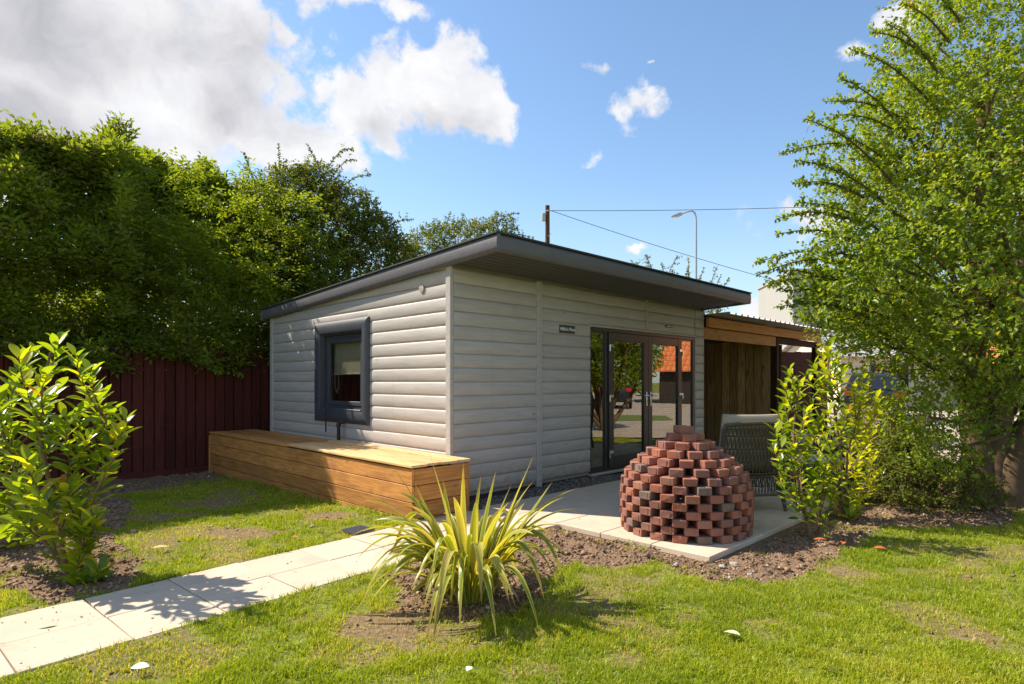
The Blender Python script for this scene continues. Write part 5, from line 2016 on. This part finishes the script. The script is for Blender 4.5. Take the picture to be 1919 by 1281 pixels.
fine_bush('hawthorn', 'sprawling hawthorn with arching top shoots behind the middle of the roof slope', P(640, 500, 13).x, 13.2, lb, 15000, M['haw'], .062, .042, sh, 1.2, group='bushes behind the maroon fence', per=8)
lb = []
for (u, v_, Y, r_, rz) in [(820, 470, 15.2, .8, .7), (860, 460, 15.2, .9, .6), (910, 450, 15.4, .65, .5), (940, 430, 15.4, .4, .4), (790, 500, 15, .7, .6), (870, 530, 15.2, 1.3, 1.0), (940, 500, 15.6, .7, .7)]:
    lb.append((P(u, v_, Y), r_, r_ * .9, rz))
sh = [(P(835, 430, 15.2), P(845, 398, 15.2), .1), (P(865, 425, 15.2), P(868, 400, 15.2), .05), (P(920, 430, 15.4), P(932, 395, 15.4), .05), (P(930, 420, 15.4), P(972, 398, 15.4), .1), (P(940, 440, 15.4), P(1000, 445, 15.5), .05), (P(940, 430, 15.4), P(965, 410, 15.5), .1)]
fine_bush('hawthorn', 'smaller hawthorn crown peeping over the highest corner of the roof', P(870, 500, 15.3).x, 15.6, lb, 4500, M['haw'], .062, .042, sh, 1.2, group='bushes behind the maroon fence', per=8)
sh = []
for (u0, v0, u1, v1) in [(1225, 520, 1211, 478), (1235, 520, 1211, 476), (1240, 520, 1270, 478), (1250, 530, 1262, 505), (1216, 500, 1183, 488), (1290, 540, 1291, 483), (1300, 540, 1320, 502), (1320, 545, 1345, 498), (1330, 550, 1352, 515),
                         (1335, 545, 1368, 522), (1280, 530, 1290, 500), (1205, 510, 1195, 495), (1345, 560, 1360, 538), (1250, 520, 1240, 490)]:
    sh.append((P(u0, v0 + 22, 15), P(u1, v1, 15), .02))
lb = [(P(1250, 560, 15), .6, .5, .35), (P(1320, 570, 15), .6, .5, .3), (P(1200, 560, 15), .5, .5, .4)]
fine_bush('hawthorn', 'sparse thorny shoots showing above the low edge of the roof', P(1270, 560, 15).x, 15.2, lb, 500, M['haw'], .06, .035, sh, 1.2, group='bushes behind the maroon fence', trunks=2, per=8)

# ================================================================== THE TREE ON THE RIGHT
def the_tree():
    bx, by = 5.45, 6.75
    root = Vector((bx, by, 0))
    tr = tag(empty('broadleaf_tree', root), 'large leafy tree with several stems and small green leaves on the right', 'tree')
    lobes = []
    spec = [(1900, 480, 6.8, 1.35, 1.3), (1800, 560, 6.6, 1.1, .85), (1700, 520, 6.4, .85, .7), (1760, 400, 6.6, 1.0, .9), (1680, 400, 6.4, .7, .6), (1870, 260, 6.8, 1.2, 1.0), (1780, 230, 6.7, .85, .75), (1850, 80, 6.9, 1.0, .9),
            (1760, 90, 6.8, .6, .5), (1720, 290, 6.6, .65, .55), (1640, 540, 6.2, .6, .5), (1600, 590, 6.1, .5, .35), (1560, 560, 6.1, .42, .30), (1680, 640, 6.1, .6, .36), (1780, 670, 6.2, .7, .38), (1880, 660, 6.5, .9, .6),
            (1830, 765, 6.1, .55, .33), (1740, 780, 5.9, .42, .28), (2000, 400, 7.2, 1.3, 1.6), (2050, 150, 7.5, 1.4, 1.4), (2030, 640, 7.0, 1.2, 1.0), (1900, -60, 7.2, 1.1, .8), (1640, 430, 6.4, .5, .4),
            (1580, 480, 6.2, .4, .28), (1620, 340, 6.5, .4, .3), (1690, 210, 6.6, .45, .35), (1770, 840, 6.0, .38, .28), (1850, 620, 5.6, .6, .6), (1750, 480, 5.7, .5, .5), (1830, 350, 5.8, .5, .5), (1870, 160, 6.0, .5, .5)]
    for (u, v_, Y, r_, rz) in spec:
        lobes.append((P(u, v_, Y), r_, r_, rz))
    for (x_, y_, z_, r_, rz) in [(6.6, 8.2, 3.2, 1.4, 1.3), (5.6, 8.6, 4.4, 1.3, 1.3), (7.6, 7.0, 4.0, 1.5, 1.6), (6.2, 7.8, 5.8, 1.3, 1.1), (7.4, 6.2, 2.6, 1.2, .9), (5.0, 8.4, 2.6, .9, .6), (8.2, 8.4, 3.0, 1.2, 1.0), (7.2, 8.8, 4.4, 1.3, 1.2)]:
        lobes.append((Vector((x_, y_, z_)), r_, r_, rz))
    p, nr = lobes_points(lobes, 16500, .45, 1.08)
    n = len(p)
    ctr = np.array([5.6, 7.0, 2.6])
    outw = unit(p - ctr)
    tw = unit(outw * .5 + np.array([-.15, -.1, .2]) + rand_dir(n) * .9)
    A = p - tw * .10; B = p + tw * .13
    smb = MB(); sa, sb = [], []
    shoots = [(1640, 280, 1460, 288), (1600, 480, 1415, 492), (1560, 350, 1485, 345), (1620, 330, 1508, 222), (1660, 260, 1572, 143), (1700, 190, 1595, 92), (1700, 120, 1660, 42), (1560, 400, 1455, 410), (1560, 440, 1452, 440),
              (1560, 480, 1420, 515), (1560, 520, 1440, 535), (1600, 590, 1455, 575), (1600, 560, 1500, 560), (1720, 60, 1690, 5), (1640, 400, 1500, 300), (1600, 420, 1490, 380), (1660, 220, 1545, 190), (1640, 320, 1560, 250),
              (1560, 560, 1470, 545), (1540, 540, 1460, 505), (1700, 300, 1590, 300), (1590, 600, 1510, 600), (1640, 240, 1560, 215), (1680, 90, 1630, 60), (1740, 20, 1720, -30), (1620, 620, 1530, 650), (1640, 640, 1560, 660)]
    for (u0, v0, u1, v1) in shoots:
        Ys = 6.3 + random.uniform(-.25, .25)
        a, b = P(u0 + 60, v0 + 20, Ys + .15), P(u1, v1, Ys)
        ln = (b - a).length
        m = max(5, int(ln / .075))
        pts = [a.lerp(b, i / m) + Vector((0, 0, math.sin(i / m * math.pi) * ln * .10)) for i in range(m + 1)]
        smb.tube(pts, [.013 * (1 - .85 * i / m) + .0018 for i in range(m + 1)], 5, cap=False)
        for i in range(m):
            sa.append(tuple(pts[i])); sb.append(tuple(pts[i + 1]))
            kk = 1 - i / m
            for rep in range(2):
                if random.random() < .32 + .30 * kk:
                    dv = ((b - a).normalized() * .55 + Vector((random.uniform(-1, 1), random.uniform(-1, 1), random.uniform(-.9, 1))) * 1.1).normalized()
                    l2 = random.uniform(.06, .13) + .30 * kk * random.random() ** 2
                    sa.append(tuple(pts[i])); sb.append(tuple(pts[i] + dv * l2))
                    if l2 > .18: sa.append(tuple(pts[i] + dv * l2 * .5)); sb.append(tuple(pts[i] + dv * l2 * 1.1))
    A2, B2 = np.array(sa), np.array(sb)
    A = np.concatenate([A, A2]); B = np.concatenate([B, B2])
    per = 8
    base, D, Nn, LL, WW = twig_leaves(A, B, per, .056, .036, .95, .15)
    nn = len(base)
    tone = fbm(base[:, 0] * 1.2 + base[:, 1], base[:, 2] * 1.4, 3)
    rv = np.clip(rng.random(nn) * .62 + (tone - .5) * .8 + .16, 0, .95)
    dist = np.linalg.norm(base - ctr, axis=1)
    red = rng.random(nn) < np.clip((dist - 2.6) * .03, 0, .06)
    rv = np.where(red, .98, rv)
    me = leaf_mesh('crown', base, D, Nn, LL, WW, rv, M['treeleaf'])
    link('crown', me, tr, tuple(-root))
    sel = rng.choice(len(A), 6000, replace=False)
    ax = unit(B[sel] - A[sel]); sd = unit(np.cross(ax, rand_dir(len(sel)))) * .0028
    a0 = A[sel] - ax * .12
    V = np.stack([a0 - sd, a0 + sd, B[sel]], 1).reshape(-1, 3)
    link('twigs', arr_mesh('twigs', V, np.arange(len(sel) * 3).reshape(-1, 3), M['twig'], np.zeros(len(V))), tr, tuple(-root), kind='stuff')
    link('shoots', smb.mesh('shoots', M['twig']), tr, tuple(-root), kind='stuff')
    # trunk: three stems fused at the foot
    mb = MB()
    stems = [[(0, 0, -.1), (-.02, 0, .5), (.10, .05, 1.1), (.35, .1, 2.0), (.6, .3, 3.2), (.8, .5, 4.6)],
             [(-.10, .05, -.1), (-.16, .06, .6), (-.22, .1, 1.3), (-.15, .05, 2.3), (-.1, .1, 3.4), (.0, .2, 4.8)],
             [(.08, -.05, -.1), (.10, -.10, .45), (.33, -.12, 1.0), (.62, -.25, 1.9), (1.0, -.3, 3.0)]]
    for st in stems:
        mb.tube([root + Vector(q) for q in st], [.24, .15, .125, .10, .075, .04][:len(st)], 12)
    tk = mb.build('trunk', M['bark'], tr, True); tk.location = -root
    tg = []
    for (c, a_, b_, d_) in lobes:
        z0 = max(.9, min(4.0, c.z * .6))
        tg.append((root + Vector((random.choice((-.15, .3)), .1, z0)), c, .035, .010))
    for (u0, v0, u1, v1) in shoots[::5]:
        tg.append((root + Vector((0, .1, 2.2)), P(u0 + 60, v0 + 20, 6.45), .018, .008))
    o = branchwork(root, tg, .1, M['bark'], 'branches', tr); o.location = -root
    # suckers round the foot are a shrub of their own
    lb2 = []
    for (u, v_, Y, r_, rz) in [(1660, 900, 6.5, .30, .30), (1720, 900, 6.3, .34, .30), (1790, 905, 6.2, .30, .26), (1700, 850, 6.7, .35, .35), (1640, 850, 7.0, .3, .3), (1760, 860, 6.5, .35, .3), (1840, 920, 6.3, .2, .18), (1620, 800, 7.4, .35, .4), (1690, 790, 7.2, .4, .4)]:
        lb2.append((P(u, v_, Y), r_, r_, rz))
    fine_bush('low_shrub', 'tangled low green shrub at the foot of the big tree', 4.6, 6.5, lb2, 2400, M['shrubleaf'], .036, .024, [], .03, 7, .12, 2)


the_tree()

lb = [(Vector((x_, y_, z_)), r_, r_, rz) for (x_, y_, z_, r_, rz) in [(9.2, 9.6, 3.6, 1.5, 1.6), (9.0, 8.8, 2.6, 1.0, 1.0), (9.2, 10.4, 2.9, .9, 1.1), (9.3, 9.6, 5.0, 1.2, 1.1), (9.1, 9.3, 2.0, .9, .7), (9.0, 8.7, 1.5, .7, .5), (9.0, 9.9, 1.7, .7, .5), (9.1, 10.6, 2.1, .5, .6), (9.0, 8.4, 3.6, .9, .9)]]
fine_bush('garden_tree', 'smaller leafy tree further right that the glass doors mirror', 9.4, 9.6, lb, 8000, M['treeleaf'], .085, .05, [], 1.0, 6, .26, 3, cat='tree')

# background hedge and trees beyond the yard, seen in gaps and in the door glass
lb = [(Vector((x_, y_, z_)), r_, r_, rz) for (x_, y_, z_, r_, rz) in [(24, 20, 3.2, 2.4, 2.2), (21, 33, 4, 2.6, 2.8), (26, 34, 4, 3, 3)]]
fine_bush('far_tree', 'rounded dark green tree behind the yard buildings', 22, 31, lb[1:], 3500, M['shrubleaf'], .22, .16, [], .6, 6, .5, 2, cat='tree')


lb = [(Vector((x_, y_, z_)), r_, r_ * .9, rz) for (x_, y_, z_, r_, rz) in [(34, 14, 3, 2.6, 2.6), (35, 10.5, 3.6, 3, 3.2), (34, 7, 3, 2.6, 2.6), (33, 4, 3, 2.6, 2.6), (36, 12.5, 5, 2.5, 2)]]
fine_bush('far_tree', 'broad dark trees at the far side of the yard beyond the barn end', 34, 9, lb, 5000, M['shrubleaf'], .26, .18, [], .3, 6, .6, 4, cat='tree')


# ================================================================== SPIKY PLANT
def phormium():
    ctr = Vector((-.26, 3.66, .02))
    pt = tag(empty('spiky_plant', ctr), 'large spiky clump of yellow green strap leaves in the soil bed', 'plant')
    m, t, out = new_mat('strap_leaf')
    a = t.n('ShaderNodeAttribute'); a.attribute_name = 'edge'
    b_ = t.n('ShaderNodeAttribute'); b_.attribute_name = 'along'
    rnd_ = t.n('ShaderNodeObjectInfo').outputs['Random']
    cen = t.ramp(rnd_, [(0, (0.16, 0.22, 0.025)), (.5, (0.28, 0.33, 0.03)), (.85, (0.42, 0.42, 0.05)), (1, (0.48, 0.40, 0.10))])
    edg = t.ramp(rnd_, [(0, (0.50, 0.47, 0.09)), (1, (0.62, 0.54, 0.17))])
    vv, _ = objcoord(t, (9, 9, 9))
    c = t.mix(t.smooth(a.outputs['Fac'], .45, .85), cen, edg)
    tipn = t.math('ADD', b_.outputs['Fac'], t.math('MULTIPLY', t.noise(vv, 3, 4), .35))
    c = t.mix(t.smooth(tipn, .98, 1.22), c, (0.30, 0.17, 0.07))
    c = t.mix(t.math('MULTIPLY', t.smooth(t.noise(vv, 8, 4, .7), .60, .72), .5), c, (0.26, 0.17, 0.09))
    bs = t.n('ShaderNodeBsdfPrincipled'); t.l(c, bs.inputs['Base Color']); bs.inputs['Roughness'].default_value = .33; bs.inputs['Specular IOR Level'].default_value = .5
    tr = t.n('ShaderNodeBsdfTranslucent'); t.l(t.mix(1.0, c, (1.45, 1.3, .45), 'MULTIPLY'), tr.inputs['Color'])
    mx = t.n('ShaderNodeMixShader'); mx.inputs[0].default_value = .46
    t.l(bs.outputs[0], mx.inputs[1]); t.l(tr.outputs[0], mx.inputs[2]); t.l(mx.outputs[0], out.inputs['Surface'])
    dead = simple('dry_strap', (.42, .30, .17), .8, .25, 20)

    def strap(base, tip, peak, wid, mat, twist=0.0, kink=None):
        """peak = control point"""
        n_ = 13
        V, E_, Al = [], [], []
        F_ = []
        prevS = None
        pts = []
        for i in range(n_ + 1):
            k = i / n_
            q = base * (1 - k) ** 2 + peak * 2 * k * (1 - k) + tip * k * k
            if kink and k > kink:
                kk = (k - kink) / (1 - kink)
                q = q + Vector((0, 0, -1)) * kk * kk * .0
            pts.append(q)
        for i, q in enumerate(pts):
            k = i / n_
            d = (pts[min(i + 1, n_)] - pts[max(i - 1, 0)]).normalized()
            s_ = d.cross(Vector((0, 0, 1)))
            if s_.length < .12: s_ = prevS or Vector((1, 0, 0))
            s_.normalize()
            if prevS is not None and s_.dot(prevS) < 0: s_ = -s_
            prevS = s_
            s_ = (Matrix.Rotation(twist * k, 3, d) @ s_)
            nn_ = s_.cross(d).normalized()
            w_ = wid * (.60 + .55 * math.sin(min(1, k * 1.6) * math.pi * .5)) * (1 - max(0, (k - .5) / .5) ** 1.7) + .0008
            f = (.30 * (1 - k) + .08)
            for j, e in enumerate((-1, -.5, 0, .5, 1)):
                V.append(q + s_ * w_ / 2 * e + nn_ * abs(e) * w_ * f)
                E_.append(abs(e)); Al.append(k)
        for i in range(n_):
            for j in range(4):
                a_ = i * 5 + j
                F_.append((a_, a_ + 5, a_ + 6, a_ + 1))
        me = bpy.data.meshes.new('leaf')
        me.from_pydata([tuple(v - ctr) for v in V], [], F_)
        for nm, arr in (('edge', E_), ('along', Al)):
            at = me.attributes.new(nm, 'FLOAT', 'POINT'); at.data.foreach_set('value', arr)
        me.materials.append(mat)
        me.polygons.foreach_set('use_smooth', [True] * len(me.polygons))
        link('leaf', me, pt)

    def mk(u, v_, dY, lift, wid=.046, tw=None, mat=m):
        tip = P(u, v_, 3.66 + dY)
        if tip.z < .03: tip.z = .03
        h = tip - ctr
        a_ = math.atan2(h.y, h.x) + random.uniform(-.5, .5)
        base = ctr + Vector((math.cos(a_) * random.uniform(.02, .13), math.sin(a_) * random.uniform(.02, .11), 0))
        pk = base.lerp(tip, .42); pk.z = max(pk.z, base.z) + lift
        pk += Vector((random.uniform(-.03, .03), random.uniform(-.03, .03), 0))
        strap(base, tip, pk, wid, mat, random.uniform(-.8, .8) if tw is None else tw)

    for (u, v_, dY, lift) in [(801, 835, .1, .10), (869, 867, .1, .05), (902, 890, -.05, .08), (1005, 843, .15, .10), (992, 872, .1, .10), (1004, 897, .2, .25), (1036, 902, .0, .10), (1085, 914, .1, .30), (1087, 953, -.05, .33),
                              (1059, 931, .15, .30), (740, 880, .0, .12), (1052, 984, -.1, .33), (675, 940, .1, .42), (659, 1003, .0, .45), (668, 1048, .0, .55), (686, 1084, -.12, .55), (700, 1050, -.1, .55), (725, 1077, -.25, .55),
                              (721, 1105, -.3, .50), (769, 1122, -.4, .62), (792, 1125, -.35, .55), (821, 1137, -.4, .45), (903, 1133, -.5, .72), (955, 1132, -.45, .55), (1031, 1110, -.25, .45), (1049, 1075, -.15, .55), (1072, 1050, -.05, .55),
                              (1060, 1040, .1, .55), (745, 922, .1, .35), (775, 900, .25, .12), (830, 895, .3, .1), (850, 930, -.3, .30), (895, 930, -.25, .2), (930, 880, .2, .12), (960, 905, .25, .1), (955, 940, -.2, .22), (700, 990, -.15, .45),
                              (735, 1000, -.35, .42), (1020, 950, -.25, .30), (1000, 1000, -.4, .35), (820, 985, -.4, .40), (700, 975, .2, .4), (760, 945, -.1, .3), (1045, 1010, .15, .5), (1010, 1060, -.4, .45), (985, 940, .3, .18)]:
        mk(u, v_, dY, lift, random.uniform(.036, .052))
    for i in range(52):
        a_ = random.uniform(0, 2 * math.pi); r_ = random.uniform(.22, .62); z_ = random.uniform(.10, .70) * (1.0 - r_ * .55)
        tip = ctr + Vector((math.cos(a_) * r_, math.sin(a_) * r_, z_))
        base = ctr + Vector((math.cos(a_) * .09, math.sin(a_) * .09, 0))
        pk = base.lerp(tip, .42); pk.z += random.uniform(.08, .25) + r_ * .4
        strap(base, tip, pk, random.uniform(.024, .040), m, random.uniform(-1, 1))
    for i in range(40):     # long arching outer leaves
        a_ = random.uniform(0, 2 * math.pi); r_ = random.uniform(.50, .72)
        tip = ctr + Vector((math.cos(a_) * r_, math.sin(a_) * r_, random.uniform(.0, .22)))
        base = ctr + Vector((math.cos(a_) * .10, math.sin(a_) * .10, 0))
        pk = base.lerp(tip, .58); pk.z += random.uniform(.45, .8)
        strap(base, tip, pk, random.uniform(.028, .050), m, random.uniform(-1.2, 1.2))
    for i in range(20):     # dry hanging leaves low down
        a_ = random.uniform(0, 2 * math.pi); r_ = random.uniform(.25, .5)
        tip = ctr + Vector((math.cos(a_) * r_, math.sin(a_) * r_ * .8, .02))
        base = ctr + Vector((math.cos(a_) * .08, math.sin(a_) * .08, 0))
        pk = base.lerp(tip, .6); pk.z += random.uniform(.15, .4)
        strap(base, tip, pk, random.uniform(.008, .02), dead, random.uniform(-2, 2))


phormium()

# ================================================================== LAURELS
LAUREL_MESH = [leaf_geo(1.0, .44, c_, M['laurel'], 6, f_) for c_, f_ in ((.06, .15), (.14, .22), (.02, .10), (.20, .28))]
for me_ in LAUREL_MESH:
    # oval with a pointed tip
    for v_ in me_.vertices:
        pass


def laurel(label, base, stems, shoots, size, nper=11, name='laurel_shrub', group='young laurels', flip=1.0):
    """stems: list of polylines ; shoots: list of tip points"""
    root = Vector(base)
    tr = tag(empty(name, root), label, 'shrub', group)
    for st in stems:
        n_ = len(st)
        MB().tube([Vector(q) - root for q in st], [.016 * (1 - .75 * i / (n_ - 1)) + .003 for i in range(n_)], 8).build('stem', M['stem'], tr, True)
    allpts = [Vector(q) for st in stems for q in st]
    dense = []
    for st in stems:
        for a_, b_ in zip(st, st[1:]):
            for k in range(6): dense.append(Vector(a_).lerp(Vector(b_), k / 6))
        dense.append(Vector(st[-1]))
    items = []
    br = MB()
    for tip in shoots:
        tip = Vector(tip)
        # start from a stem point well below the tip
        best = min(dense, key=lambda q: (q - (tip - Vector((0, 0, .22 + .5 * Vector((tip.x - q.x, tip.y - q.y, 0)).length)))).length)
        d = tip - best
        pts = [best + d * k + Vector((d.x, d.y, 0)) * math.sin(k * math.pi) * .18 for k in (0, .25, .5, .75, 1)]
        br.tube([q - root for q in pts], [.007, .006, .005, .0045, .003], 6)
        ln = min(d.length, .42)
        up = (pts[-1] - pts[-2]).normalized()
        up = (up + Vector((0, 0, .7))).normalized()
        for k in range(nper):
            f = (k + random.random() * .5) / nper
            q = tip + (pts[2] - tip).normalized() * ln * (1 - f) * (1 if ln < d.length else .95)
            ang = k * 2.4 + random.uniform(-.4, .4)
            s1_ = up.cross(Vector((0, 1, .1))).normalized(); s2_ = up.cross(s1_)
            side = s1_ * math.cos(ang) + s2_ * math.sin(ang)
            elev = .45 + 1.1 * f ** 1.5 + random.uniform(-.2, .2)
            dr = (side + up * elev).normalized()
            nrm = (up - dr * up.dot(dr) - side * .0).normalized()
            if nrm.z < 0: nrm = -nrm
            nrm = (nrm + Vector((random.uniform(-.35, .35), random.uniform(-.35, .35), random.uniform(-.1, .2)))).normalized()
            items.append((q, dr, nrm, size * random.uniform(.70, 1.15) * (.8 if f > .93 else 1)))
    br.build('branches', M['stem'], tr, True)
    items.sort(key=lambda it: (it[0] - Vector((0, 0, H))).length)
    rest = []
    for k, (q, dr, nrm, sc) in enumerate(items):
        x_ = dr; z_ = (nrm - x_ * nrm.dot(x_)).normalized(); y_ = z_.cross(x_)
        Mx = Matrix((x_, y_, z_)).transposed().to_4x4()
        Mx = Matrix.Translation(q - root) @ Mx @ Matrix.Diagonal((sc, sc * random.uniform(.85, 1.1), sc, 1))
        if k < 296:
            o = link('leaf', LAUREL_MESH[k % 4], tr)
            o.matrix_local = Mx
        else:
            rest.append((Mx, LAUREL_MESH[k % 4]))
    if rest:
        mb = MB()
        for Mx, me_ in rest:
            mb.add([Mx @ v_.co for v_ in me_.vertices], [tuple(p_.vertices) for p_ in me_.polygons])
        me2 = bpy.data.meshes.new('inner_leaves'); me2.from_pydata(mb.v, [], mb.f); me2.materials.append(M['laurel'])
        me2.polygons.foreach_set('use_smooth', [True] * len(me2.polygons))
        link('inner_leaves', me2, tr, kind='stuff')
    return tr


g0 = Vector((-3.00, 4.06, .0))
YL = 4.06
stem1 = [g0, P(112, 1000, YL), P(92, 900, YL), P(76, 820, YL), P(78, 740, YL + .05), P(95, 660, YL + .05)]
stem2 = [g0 + Vector((.05, .05, 0)), P(150, 1020, YL - .05), P(150, 960, YL - .08)]
stem3 = [g0 + Vector((-.04, .1, 0)), P(60, 980, YL + .2), P(20, 850, YL + .25), P(-20, 740, YL + .3)]
stem4 = [P(100, 930, YL), P(150, 850, YL + .12), P(200, 790, YL + .15)]
shl = []
for (u, v_) in [(112, 632), (62, 655), (35, 668), (140, 662), (168, 692), (190, 738), (236, 782), (222, 812), (30, 705), (-5, 735), (-50, 700), (-70, 780), (60, 745), (108, 725), (122, 780), (150, 765), (165, 820), (88, 830), (186, 848),
                 (20, 800), (-30, 850), (50, 860), (30, 900), (100, 790), (210, 770), (80, 700), (205, 860), (70, 930), (120, 905), (30, 950), (140, 900), (95, 975), (20, 1000)]:
    shl.append(P(u, v_, YL + random.uniform(-.32, .38)))
for (u, v_, d_) in [(150, 948, -.1), (182, 965, -.12), (160, 985, -.15), (190, 1068, -.1), (150, 1040, -.1), (165, 1090, -.1)]:
    shl.append(P(u, v_, YL + d_))
laurel('tall bright laurel in the foreground at the left edge of the path', g0, [stem1, stem2, stem3, stem4], shl, .140, 19)
# darker one behind it at the left frame edge
YB = 4.9
gB = Vector((G(10, 1035, .02).x, YB, 0))
laurel('darker laurel at the very left behind the bright one', gB, [[gB, P(15, 900, YB), P(0, 780, YB)], [gB, P(-60, 900, YB), P(-90, 800, YB)]],
       [P(u, v_, YB + random.uniform(-.25, .25)) for (u, v_) in [(10, 760), (-30, 780), (40, 840), (-10, 850), (55, 910), (10, 930), (-50, 900), (60, 960), (20, 985), (-40, 980), (-90, 850), (75, 1000)]], .15, 15)

def sap(u, v_):
    g = G(u, v_, .01); return Vector((g.x, g.y, 0))


# saplings at the right edge of the patio
a = sap(1517, 1007); Y1 = a.y
laurel('nearest thin laurel sapling leaning left by the patio edge', a, [[a, P(1512, 975, Y1), P(1500, 925, Y1), P(1490, 870, Y1), P(1488, 800, Y1), P(1497, 730, Y1)]],
       [P(u, v_, Y1 + random.uniform(-.25, .25)) for (u, v_) in [(1480, 690), (1500, 715), (1470, 745), (1478, 790), (1450, 800), (1510, 770), (1525, 740), (1485, 840), (1445, 830), (1515, 830), (1535, 800), (1462, 900), (1485, 915), (1525, 880), (1500, 860), (1535, 860), (1460, 770), (1455, 865), (1540, 775), (1470, 715), (1530, 910)]], .118, 15)
a = sap(1537, 1004); Y1 = a.y
laurel('shortest laurel sapling with pale new leaves low by the patio corner', a, [[a, P(1537, 960, Y1), P(1540, 915, Y1)]],
       [P(u, v_, Y1 + random.uniform(-.08, .08)) for (u, v_) in [(1535, 890), (1550, 905), (1525, 930), (1560, 930), (1545, 870)]], .12, 10)
a = sap(1583, 976); Y1 = a.y
laurel('tallest laurel sapling in the middle of the soil bed', a, [[a, P(1577, 930, Y1), P(1576, 860, Y1), P(1568, 790, Y1), P(1560, 740, Y1), P(1552, 690, Y1), P(1555, 655, Y1)],
                                                                 [a + Vector((.05, .03, 0)), P(1586, 920, Y1), P(1588, 850, Y1), P(1605, 790, Y1)]],
       [P(u, v_, Y1 + random.uniform(-.32, .32)) for (u, v_) in [(1556, 640), (1540, 660), (1568, 665), (1525, 680), (1580, 690), (1555, 700), (1535, 715), (1600, 715), (1575, 735), (1550, 760), (1590, 760), (1615, 750), (1535, 790), (1570, 790), (1605, 790),
                                                               (1630, 775), (1555, 830), (1595, 830), (1625, 820), (1545, 880), (1610, 870), (1565, 850), (1640, 800), (1600, 905), (1560, 905), (1610, 940), (1595, 960), (1640, 850), (1510, 700), (1625, 720), (1650, 760), (1520, 800), (1530, 850), (1645, 880), (1620, 690)]], .122, 15)
a = sap(1642, 950); Y1 = a.y + .3
a = Vector((a.x, Y1, 0))
laurel('rearmost laurel sapling nearest the tree', a, [[a, P(1643, 920, Y1), P(1658, 870, Y1), P(1672, 830, Y1), P(1670, 780, Y1)]],
       [P(u, v_, Y1 + random.uniform(-.2, .25)) for (u, v_) in [(1665, 760), (1690, 780), (1650, 800), (1680, 820), (1640, 840), (1670, 860), (1700, 850), (1650, 890), (1625, 880), (1680, 895), (1640, 735), (1700, 740), (1715, 800), (1620, 840), (1610, 800), (1720, 860)]], .122, 14)
